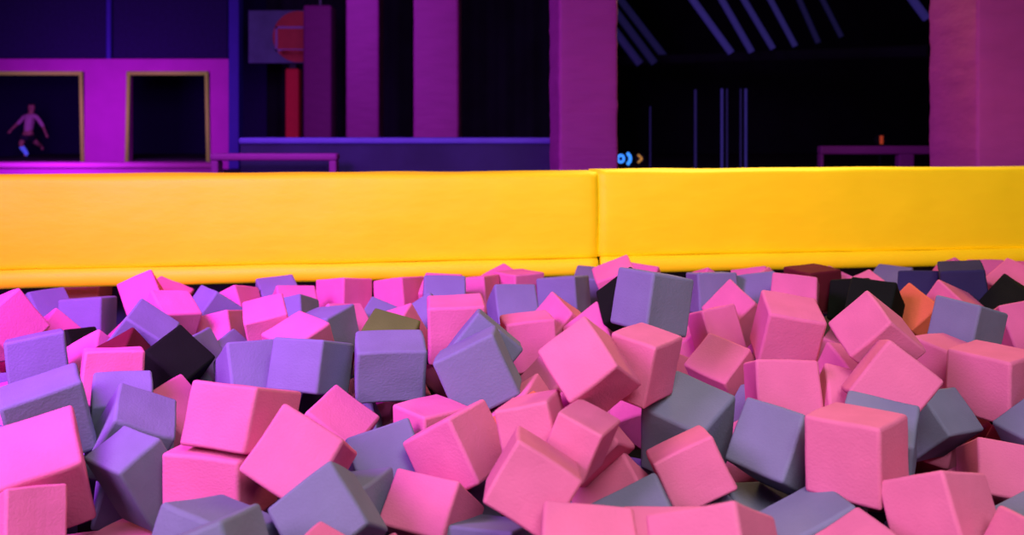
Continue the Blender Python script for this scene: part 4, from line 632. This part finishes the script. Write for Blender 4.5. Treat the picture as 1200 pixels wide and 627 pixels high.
# ------------------------------------------------------------------ yellow padded beam (two pads)
def pad(x0, x1, label, dz, nm_seed):
    root = empty('padded_beam', ((x0+x1)/2, by((x0+x1)/2), 0), ang)
    tag(root, label, 'padded beam', 'yellow padded beams across the pit')
    L = (x1 - x0) / math.cos(ang); h0, h1 = .070, .512
    bm = B(); box(bm, -L/2, L/2, 0, .27, h0 + dz, h1 + dz)
    bmesh.ops.bevel(bm, geom=[e for e in bm.edges if abs(e.verts[0].co.x - e.verts[1].co.x) > 1], offset=.03, segments=4, affect='EDGES', profile=.5)
    es = [e for e in bm.edges if abs(e.verts[0].co.x - e.verts[1].co.x) > 1]
    bmesh.ops.subdivide_edges(bm, edges=es, cuts=90, use_grid_fill=True)
    es = [e for e in bm.edges if abs(e.verts[0].co.z - e.verts[1].co.z) > .2]
    bmesh.ops.subdivide_edges(bm, edges=es, cuts=12, use_grid_fill=True)
    for v in bm.verts:
        n = noise.noise(Vector((v.co.x * 2.6 + nm_seed, v.co.z * 3, v.co.y * 3)))
        n2 = noise.noise(Vector((v.co.x * 7 + nm_seed, v.co.z * 5, 4)))
        v.co.z += n * .006 * (v.co.z > .3)
        bul = math.sin(math.pi * min(1, max(0, (v.co.z - h0) / (h1 - h0))))
        if v.co.y < .135: v.co.y += -.018 * bul + n * .010 + n2 * .003
        e = L/2 - abs(v.co.x)                      # ends pulled in by the stitching
        if e < .03: v.co.y += .007 * (1 - e/.03) * (1 if v.co.y < .1 else -1)
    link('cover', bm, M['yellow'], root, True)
    bm = B(); n = 90
    rings = []
    for i in range(n+1):
        x = -L/2 + .006 + (L - .012) * i / n
        w = noise.noise(Vector((x * 3, nm_seed, 0))) * .004
        ring = []
        for k in range(14):
            a = 2*math.pi*k/14
            ring.append(bm.verts.new((x, -.008 + math.cos(a)*.034, .033 + dz + w + math.sin(a)*.043)))
        rings.append(ring)
    for i in range(n):
        for k in range(14):
            bm.faces.new((rings[i][k], rings[i][(k+1) % 14], rings[i+1][(k+1) % 14], rings[i+1][k]))
    bm.faces.new(rings[0]); bm.faces.new(rings[-1])
    bmesh.ops.recalc_face_normals(bm, faces=bm.faces)
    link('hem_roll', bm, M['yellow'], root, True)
    # vertical seam welt at the joint end
    return root
XS = .443
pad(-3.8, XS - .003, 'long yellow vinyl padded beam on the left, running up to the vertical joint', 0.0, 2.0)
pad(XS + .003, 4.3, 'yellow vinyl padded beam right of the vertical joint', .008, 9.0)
# ------------------------------------------------------------------ columns
def column(px0, px1, d, top, label, rz=0, w=None, depth=None, seed=0, m='column'):
    x = ((px0+px1)/2 - 600) / 1000 * d
    w = w or (px1-px0)/1000*d; depth = depth or w
    root = empty('padded_column', (x, d + depth/2, 0), rz)
    tag(root, label, 'column', 'tall padded columns')
    bm = B(); box(bm, -w/2, w/2, -depth/2, depth/2, 0, top, min(.035, w*.1), 4)
    es = [e for e in bm.edges if abs(e.verts[0].co.z - e.verts[1].co.z) > .5]
    bmesh.ops.subdivide_edges(bm, edges=es, cuts=int(top/.03), use_grid_fill=True)
    for v in bm.verts:
        n = noise.noise(Vector((v.co.x*3+seed, v.co.y*3, v.co.z*11))); n3 = noise.noise(Vector((v.co.x*9+seed, v.co.y*9, v.co.z*22)))
        s = 1 + (n * .012 + n3*.006)
        v.co.x *= s; v.co.y *= s
    link('cover', bm, M[m], root, True)
    bm = B(); tube(bm, (0, 0, top-.05), (0, 0, top+.6), .05); link('post', bm, M['steel'], root)
    return root
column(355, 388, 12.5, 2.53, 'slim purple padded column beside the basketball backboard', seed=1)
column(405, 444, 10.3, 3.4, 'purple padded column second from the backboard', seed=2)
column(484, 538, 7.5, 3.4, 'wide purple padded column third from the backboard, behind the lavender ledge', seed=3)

# near columns, each turned so two faces show
def column2(edge, left, right, label, top, seed, m='column'):
    """edge: (x,y) of nearest vertical edge, left/right: ends of the two visible faces"""
    e = Vector(edge); l = Vector(left) - e; r = Vector(right) - e
    a = math.atan2(r.y, r.x)
    w = r.length; dp = l.length
    cx = e + r/2 + Vector((-math.sin(a), math.cos(a))) * dp/2
    root = empty('padded_column', (cx.x, cx.y, 0), a)
    tag(root, label, 'column', 'tall padded columns')
    bm = B(); box(bm, -w/2, w/2, -dp/2, dp/2, 0, top, .022, 4)
    es = [q for q in bm.edges if abs(q.verts[0].co.z - q.verts[1].co.z) > .5]
    bmesh.ops.subdivide_edges(bm, edges=es, cuts=90, use_grid_fill=True)
    es = [q for q in bm.edges if abs(q.verts[0].co.z - q.verts[1].co.z) < .01 and q.calc_length() > .15]
    bmesh.ops.subdivide_edges(bm, edges=es, cuts=7, use_grid_fill=True)
    for v in bm.verts:
        n = noise.noise(Vector((v.co.x*2.5+seed, v.co.y*2.5, v.co.z*9 + v.co.x*3))); n3 = noise.noise(Vector((v.co.x*6+seed, v.co.y*6, v.co.z*20)))
        s = n * .006 + n3 * .003
        v.co.x += s * (1 if v.co.x > 0 else -1); v.co.y += s * (1 if v.co.y > 0 else -1)
    link('cover', bm, M[m], root, True)
    bm = B(); tube(bm, (0, 0, top-.05), (0, 0, top+.6), .06); link('post', bm, M['steel'], root)
    return root
def P2(px, d): return ((px-600)/1000*d, d)
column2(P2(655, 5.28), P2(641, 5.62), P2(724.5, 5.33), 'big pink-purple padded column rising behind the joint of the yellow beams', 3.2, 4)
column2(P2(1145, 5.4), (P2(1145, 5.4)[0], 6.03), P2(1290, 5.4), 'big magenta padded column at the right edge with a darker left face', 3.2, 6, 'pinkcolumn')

# ------------------------------------------------------------------ left wall with two padded openings
D = 15.0
def X(px, d=D): return (px-600)/1000*d
def Z(py, d=D): return EYE + (148-py)/1000*d
bm = B()
zt, zb, zo = Z(69), 0.0, Z(84)
for (a, b, z0, z1) in ((-160, 268, zo, zt), (-160, -60, 0, zo), (99, 148, 0, zo), (246, 268, 0, zo), (-60, 99, 0, Z(191)), (148, 246, 0, Z(191))):
    box(bm, X(a), X(b), D, D+.25, z0, z1)
tag(link('wall_left', bm, M['pad']), kind='structure')
def frame(a, b, label):
    root = empty('padded_opening_frame', (X((a+b)/2), D, 0)); tag(root, label, 'frame', 'beige frames of the wall openings')
    hw = X(b)-X((a+b)/2) ; r = .035
    z0 = Z(191); z1 = Z(86)
    for s in (-1, 1):
        bm = B(); tube(bm, (s*(hw-.02), -.03, z0), (s*(hw-.05), -.03, z1), r*.9); link('side_pad', bm, M['beige'], root, True)
    bm = B(); tube(bm, (-hw+.03, -.03, z1), (hw-.03, -.03, z1), r); link('top_pad', bm, M['beige'], root, True)
frame(-58, 99, 'beige padded frame of the opening with the child inside')
frame(148, 246, 'beige padded frame of the empty dark opening, right of the child')
# navy netting above the wall, with posts
bm = B(); box(bm, X(-160), X(264), D+.1, D+.14, zt, 5.2); tag(link('wall_net', bm, M['net']), kind='structure')
bm = B(); tube(bm, (X(127), D+.02, zt), (X(127), D+.02, 5.2), .045); tag(link('net_post', bm, M['bluepost']), 'thin bright blue post rising from the purple wall in front of the netting', 'post')
bm = B(); box(bm, X(268.5), X(281), D-.05, D+.2, 0, 5.2, .02, 2); tag(link('corner_post', bm, M['bluepost']), 'dark blue corner post at the right end of the purple wall', 'post')
# room behind the openings
bm = B(); box(bm, X(-160), X(264), D+3.4, D+3.5, 0, 5); tag(link('wall_back_left', bm, M['net']), kind='structure')
bm = B(); box(bm, X(-60), X(255), D+.3, D+3.3, 0.0, .16); tag(link('trampoline_bed', bm, M['tramp']), 'dark trampoline bed behind the two openings', 'trampoline')
# low magenta padded ledge in front of the wall
root = empty('padded_ledge', (X(60, 13), 13, 0)); tag(root, 'low bright magenta padded ledge running in front of the two openings', 'ledge')
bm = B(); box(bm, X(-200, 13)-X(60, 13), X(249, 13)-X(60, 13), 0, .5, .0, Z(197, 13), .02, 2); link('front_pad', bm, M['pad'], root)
bm = B(); box(bm, X(-200, 13)-X(60, 13), X(249, 13)-X(60, 13), -.04, .5, Z(197, 13), Z(191, 13), .025, 3); link('top_pad', bm, M['padpale'], root)

# low padded frames
def low_frame(pa, pb, d, ztop, th, legs, label):
    root = empty('low_barrier', (X((pa+pb)/2, d), d, 0)); tag(root, label, 'barrier', 'low padded purple barriers')
    c = X((pa+pb)/2, d)
    bm = B(); box(bm, X(pa, d)-c, X(pb, d)-c, 0, .12, ztop-th, ztop, .02, 3); link('top_rail', bm, M['barrier'], root)
    for (l0, l1) in legs:
        bm = B(); box(bm, X(l0, d)-c, X(l1, d)-c, 0.005, .115, 0, ztop-th+.005, .015, 3); link('leg', bm, M['barrier'], root)
low_frame(245, 395, 6.4, Z(180, 6.4), .055, ((246, 255), (385, 394)), 'low purple padded frame left of centre, standing before the dark panel')
low_frame(962, 1092, 9.0, Z(171, 9), .09, ((962, 966), (1054, 1072)), 'low purple padded frame beside the big magenta column on the right')

# lavender ledge and dark panel in the middle
d = 6.8
bm = B(); box(bm, X(281, d), X(650, d), d+.02, d+.12, 0, Z(168, d)); tag(link('wall_low_panel', bm, M['navy']), kind='structure')
bm = B(); box(bm, X(279, d), X(650, d), d, d+.3, Z(169, d), Z(161.5, d), .018, 3); tag(link('trim_1', bm, M['ledge']), kind='structure')

# back wall, side walls, ceiling
bm = B(); box(bm, -14, 16, 23.6, 23.9, 0, 8); tag(link('wall_back', bm, M['dark']), kind='structure')
bm = B(); box(bm, -14.2, -14, 4, 23.9, 0, 8); tag(link('wall_side_left', bm, M['dark']), kind='structure')
bm = B(); box(bm, 16, 16.2, 4, 23.9, 0, 8); tag(link('wall_side_right', bm, M['dark']), kind='structure')
bm = B(); box(bm, -14.2, 16.2, 8.5, 23.9, 8, 8.2); tag(link('ceiling', bm, M['dark']), kind='structure')
bm = B()                                # dark hanging curtain behind the slim columns, slightly blue folds
n = 60
vs = []
for i in range(n+1):
    x = -4.6 + 6.3*i/n; y = 16 + .09*math.sin(i*1.3)
    vs.append((bm.verts.new((x, y, 0)), bm.verts.new((x, y, 6))))
for i in range(n): bm.faces.new((vs[i][0], vs[i+1][0], vs[i+1][1], vs[i][1]))
tag(link('curtain', bm, M['dark'], None, True), 'near-black curtain hanging behind the slim purple columns', 'curtain')

# basketball backboard
d = 14.0
root = empty('basketball_backboard', (X(338, d), d, 0)); tag(root, 'dim basketball backboard with a red ball print and a red padded pole', 'basketball hoop')
c = X(338, d)
bm = B(); box(bm, X(291, d)-c, X(386, d)-c, 0, .04, Z(74, d), Z(12, d), .01, 2); link('board', bm, M['board'], root)
bm = B()
bmesh.ops.create_cone(bm, cap_ends=True, segments=48, radius1=.42, radius2=.42, depth=.012, matrix=Matrix.Translation((X(350, d)-c, -.008, Z(43, d))) @ Matrix.Rotation(math.pi/2, 4, 'X'))
link('ball_print', bm, M['ballred'], root)
bm = B(); x0, x1, z0, z1 = X(323, d)-c, X(377, d)-c, Z(60, d), Z(31, d)
for (a, b, e, f) in ((x0, x1, z0, z0+.035), (x0, x1, z1-.035, z1), (x0, x0+.035, z0, z1), (x1-.035, x1, z0, z1)): box(bm, a, b, -.02, -.014, e, f)
link('target_square', bm, M['white'], root)
bm = B(); box(bm, X(333, d)-c, X(349, d)-c, .06, .28, 0, Z(80, d), .03, 3); link('pole_pad', bm, M['redpad'], root)
bm = B(); box(bm, X(337, d)-c, X(345, d)-c, .10, .2, Z(82, d), Z(20, d)); link('pole', bm, M['steel'], root)
bm = B()
nn = 28; R = .22; cx, cy, cz = X(350, d)-c, -.24, Z(62, d)
for i in range(nn):
    a0, a1 = 2*math.pi*i/nn, 2*math.pi*(i+1)/nn
    tube(bm, (cx+R*math.cos(a0), cy+R*math.sin(a0), cz), (cx+R*math.cos(a1), cy+R*math.sin(a1), cz), .01, 6)
link('rim', bm, M['ballred'], root)

# ------------------------------------------------------------------ right hall: roof ribs, posts, small lights
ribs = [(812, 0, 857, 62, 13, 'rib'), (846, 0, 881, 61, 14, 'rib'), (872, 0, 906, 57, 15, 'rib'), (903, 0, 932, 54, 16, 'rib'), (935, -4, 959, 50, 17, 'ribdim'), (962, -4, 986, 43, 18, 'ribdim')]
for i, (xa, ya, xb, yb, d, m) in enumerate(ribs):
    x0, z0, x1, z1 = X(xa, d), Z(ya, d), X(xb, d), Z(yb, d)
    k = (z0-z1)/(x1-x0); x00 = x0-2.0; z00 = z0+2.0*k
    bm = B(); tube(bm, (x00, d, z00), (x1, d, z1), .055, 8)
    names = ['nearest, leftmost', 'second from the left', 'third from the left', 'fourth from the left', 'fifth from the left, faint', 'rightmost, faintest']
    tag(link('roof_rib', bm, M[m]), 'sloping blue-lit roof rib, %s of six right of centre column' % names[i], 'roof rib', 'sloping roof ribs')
for i, (xa, ya, xb, yb, d) in enumerate([(722, 38, 750, 75, 15), (722, 14, 767, 74, 16), (732, 6, 783, 72, 17)]):
    bm = B(); x0, z0, x1, z1 = X(xa, d), Z(ya, d), X(xb, d), Z(yb, d)
    k = (z0-z1)/(x1-x0)
    tube(bm, (x0-1.2, d, z0+1.2*k), (x1, d, z1), .07, 8)
    tag(link('roof_rib', bm, M['ribdim']), ['faint blue roof rib tight against the centre column', 'faint blue roof rib, middle one of three beside the centre column', 'faint blue roof rib, farthest right of three beside the centre column'][i], 'roof rib', 'sloping roof ribs')
bm = B(); d = 12; tube(bm, (X(1040, d), d, Z(-40, d)), (X(1086, d), d, Z(22, d)), .06, 8)
tag(link('roof_rib', bm, M['rib']), 'bright blue roof rib meeting the top of the right column', 'roof rib', 'sloping roof ribs')
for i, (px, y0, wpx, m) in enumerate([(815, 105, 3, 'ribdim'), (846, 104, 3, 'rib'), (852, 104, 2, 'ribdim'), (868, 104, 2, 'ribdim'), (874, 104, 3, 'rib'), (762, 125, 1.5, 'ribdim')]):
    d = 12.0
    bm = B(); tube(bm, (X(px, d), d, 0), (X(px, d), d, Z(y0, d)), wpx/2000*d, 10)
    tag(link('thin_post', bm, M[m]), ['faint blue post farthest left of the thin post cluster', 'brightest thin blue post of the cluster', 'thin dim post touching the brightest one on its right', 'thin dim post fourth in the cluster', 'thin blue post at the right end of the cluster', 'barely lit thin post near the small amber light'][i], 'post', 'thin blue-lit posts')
# header the ribs end on
bm = B(); d = 12.2
tube(bm, (X(724, d), d+7, Z(72, 19)), (X(1090, d), d, Z(60, d)), .1, 8)
tag(link('roof_beam', bm, M['dark']), 'black roof beam under the ends of the blue ribs', 'beam')
# small distant lights
def lamp_dot(px, py, d, shape, m, label):
    root = empty('indicator_light', (X(px, d), d, Z(py, d))); tag(root, label, 'light', 'tiny distant lights')
    bm = B(); tube(bm, (0, .02, 0), (0, .08, 0), .075, 16); link('housing', bm, M['dark'], root)
    bm = B()
    if shape == 'arc':
        for i in range(10):
            a0, a1 = -1.2+2.4*i/10, -1.2+2.4*(i+1)/10
            tube(bm, (-.03+.075*math.cos(a0), 0, .085*math.sin(a0)), (-.03+.075*math.cos(a1), 0, .085*math.sin(a1)), .022, 6)
    elif shape == 'ring':
        for i in range(12):
            a0, a1 = 2*math.pi*i/12, 2*math.pi*(i+1)/12
            tube(bm, (.045*math.cos(a0), 0, .05*math.sin(a0)), (.045*math.cos(a1), 0, .05*math.sin(a1)), .016, 6)
    elif shape == 'chev':
        tube(bm, (-.03, 0, .06), (.03, 0, 0), .014, 6); tube(bm, (-.03, 0, -.06), (.03, 0, 0), .014, 6)
    else:
        box(bm, -.025, .025, -.01, .01, -.06, .06, .01, 2)
    link('lens', bm, M[m], root)
    bm = B(); tube(bm, (0, .05, -.07), (0, .05, -Z(py, d)), .012, 8); link('stand', bm, M['dark'], root)
lamp_dot(727.5, 186, 12, 'ring', 'ledblue', 'tiny blue ring light against the centre column')
lamp_dot(735, 186, 12.3, 'arc', 'ledblue', 'tiny bright blue curved light just right of the ring light')
lamp_dot(750, 186, 12.6, 'chev', 'ledyellow', 'tiny amber arrow light right of the blue lights')
lamp_dot(1033, 164, 12, 'bar', 'ledred', 'tiny orange-red light above the right low padded frame')

# ------------------------------------------------------------------ child in the first opening
def skin_obj(name, joints, edges, m, parent, sub=2):
    me = bpy.data.meshes.new(name)
    me.from_pydata([j[0] for j in joints], edges, [])
    me.materials.append(m)
    o = bpy.data.objects.new(name, me); col.objects.link(o)
    if parent: o.parent = parent
    mod = o.modifiers.new('skin', 'SKIN'); mod.use_smooth_shade = True
    sv = me.skin_vertices[0].data
    for i, j in enumerate(joints):
        r = j[1]; sv[i].radius = (r, r) if not isinstance(r, tuple) else r
        sv[i].use_root = (i == 0)
    s = o.modifiers.new('sub', 'SUBSURF'); s.levels = sub; s.render_levels = sub
    return o
d = 16.4
px0 = X(36, d)
person = empty('person', (px0, d, .16)); tag(person, 'child in a pale mauve shirt with arms spread, mid-bounce in the left opening', 'person')
# local frame, feet near z 0; seen from behind, leaning to the left; total height about 1.12 m
J = [((-.06, 0, .42), (.085, .07)),      # 0 pelvis
     ((-.04, .0, .55), (.085, .065)),    # 1 waist
     ((-.02, .0, .70), (.105, .07)),     # 2 chest
     ((.0, .0, .79), (.07, .055)),       # 3 upper chest
     ((.01, .0, .85), .034),             # 4 neck
     ((.015, -.005, .94), (.066, .074)), # 5 head
     ((.015, 0, 1.02), (.058, .066)),    # 6 crown
     ((.115, 0, .765), .036),            # 7 R shoulder
     ((.21, .02, .62), .028),            # 8 R elbow
     ((.30, -.02, .46), .021),           # 9 R wrist
     ((.325, -.03, .42), (.024, .013)),  # 10 R palm
     ((-.13, 0, .76), .036),             # 11 L shoulder
     ((-.25, .03, .66), .028),           # 12 L elbow
     ((-.33, -.05, .54), .021),          # 13 L wrist
     ((-.35, -.07, .50), (.024, .013)),  # 14 L palm
     ((-.12, 0, .38), .062),             # 15 L hip
     ((-.14, -.10, .24), .046),          # 16 L knee
     ((-.08, .02, .06), .030),           # 17 L ankle
     ((-.08, -.08, .025), .026),         # 18 L toe
     ((.01, 0, .38), .062),              # 19 R hip
     ((.04, .14, .26), .046),            # 20 R knee
     ((.02, .34, .20), .030),            # 21 R ankle
     ((.02, .38, .12), .026)]            # 22 R toe
E_ = [(0,1),(1,2),(2,3),(3,4),(4,5),(5,6),(3,7),(7,8),(8,9),(9,10),(3,11),(11,12),(12,13),(13,14),(0,15),(15,16),(16,17),(17,18),(0,19),(19,20),(20,21),(21,22)]
for palm, wrist in ((10, 9), (14, 13)):
    pp = Vector(J[palm][0]); dr = (pp - Vector(J[wrist][0])).normalized(); side = dr.cross(Vector((0, 1, 0))).normalized()
    for k, (off, ln) in enumerate(((-.018, .034), (-.006, .042), (.006, .040), (.018, .030))):
        a = pp + side*off + dr*.018; b = a + dr*ln + Vector((0, -.008, 0))
        J.append((tuple(a), .0055)); J.append((tuple(b), .0045)); n0 = len(J)
        E_ += [(palm, n0-2), (n0-2, n0-1)]
    a = pp - side*.024; b = a - side*.012 + dr*.022
    J.append((tuple(a), .006)); J.append((tuple(b), .005)); n0 = len(J); E_ += [(palm, n0-2), (n0-2, n0-1)]
skin_obj('body', J, E_, M['skin'], person)
sh = [((-.05, 0, .46), (.10, .085)), ((-.04, 0, .56), (.10, .082)), ((-.02, 0, .70), (.118, .085)), ((.0, 0, .80), (.075, .065)),
      ((.115, 0, .770), .046), ((.18, .015, .665), .040), ((.24, .01, .57), .034), ((-.13, 0, .765), .046), ((-.20, .02, .70), .040), ((-.27, .01, .62), .034)]
skin_obj('shirt', sh, [(0,1),(1,2),(2,3),(3,4),(4,5),(5,6),(3,7),(7,8),(8,9)], M['shirt'], person)
so = [((-.055, 0, .42), (.098, .085)), ((-.12, -.01, .37), .074), ((-.135, -.07, .28), .062), ((.01, .01, .37), .074), ((.03, .09, .30), .062)]
skin_obj('shorts', so, [(0,1),(1,2),(0,3),(3,4)], M['shorts'], person)
skin_obj('sock', [((-.138, -.09, .22), .050), ((-.11, -.04, .14), .046), ((-.08, .015, .06), .036), ((-.08, -.07, .03), .032)], [(0,1),(1,2),(2,3)], M['legging'], person)
skin_obj('hair', [((.015, .02, .985), (.078, .078)), ((.015, .01, 1.03), (.066, .068))], [(0,1)], M['hair'], person)
bm = B()
for s in (-1, 1):
    bmesh.ops.create_uvsphere(bm, u_segments=8, v_segments=6, radius=.009, matrix=Matrix.Translation((.015+s*.026, -.078, .945)))
link('eyes', bm, M['dark'], person)
bm = B(); bmesh.ops.create_cone(bm, cap_ends=True, segments=8, radius1=.012, radius2=.004, depth=.035, matrix=Matrix.Translation((.015, -.083, .925))); link('nose', bm, M['skin'], person, True)
bm = B(); box(bm, -.005, .035, -.078, -.07, .895, .901, .002, 1); link('mouth', bm, M['ballred'], person)

# ------------------------------------------------------------------ lights
def area(name, loc, target, size, energy, color, sy=None, spread=None):
    l = bpy.data.lights.new(name, 'AREA'); l.energy = energy; l.color = color; l.size = size
    if sy: l.shape = 'RECTANGLE'; l.size_y = sy
    if spread: l.spread = spread
    o = bpy.data.objects.new(name, l); col.objects.link(o); o.location = loc
    o.rotation_euler = (Vector(target) - Vector(loc)).to_track_quat('-Z', 'Y').to_euler()
    return o
WORLD = .20
# soft pinkish white light from above and behind the viewer
area('key_light', (.6, -.8, 3.0), (.75, 2.3, .1), 1.8, 51, (1, .90, .88), spread=1.7)
# violet stage light from the far left above the pit
area('violet_light', (-2.0, 1.5, 1.9), (-1.6, 4.0, 0), .9, 108, (.62, .02, 1), spread=2.0)
area('violet_fill', (-3.2, -.3, 2.5), (-.8, 1.9, 0), 1.8, 74, (.95, .50, 1), spread=1.8)  # added fill, spreads a lilac tint over the front left
# added amber fill standing in for bounce off the yellow beam
area('amber_fill', (1.6, 6.6, 2.9), (.8, 3.0, 0), 1.8, 60, (1, .68, .22), spread=1.6)
# unseen violet light on the purple wall in the hall
area('hall_violet', (-6.8, 11.5, 1.2), (-7.2, 15, .5), 1.2, 48, (.6, .08, 1), spread=2.2)
area('column_violet', (-2.2, 5.6, 2.4), (-.9, 9, 1.2), 1.2, 58, (.62, .16, 1))  # unseen light added to brighten the slim columns
area('far_column_violet', (-2.1, 8.3, 2.6), (-2.8, 12.6, 1.3), .8, 48, (.62, .16, 1))  # second added light for the two farthest columns

w = bpy.data.worlds.new('world'); w.use_nodes = True; scn.world = w
w.node_tree.nodes['Background'].inputs['Color'].default_value = (.42, .27, .26, 1)
w.node_tree.nodes['Background'].inputs['Strength'].default_value = WORLD
scn.view_settings.view_transform = 'Standard'
scn.view_settings.look = 'None'
scn.cycles.max_bounces = 6
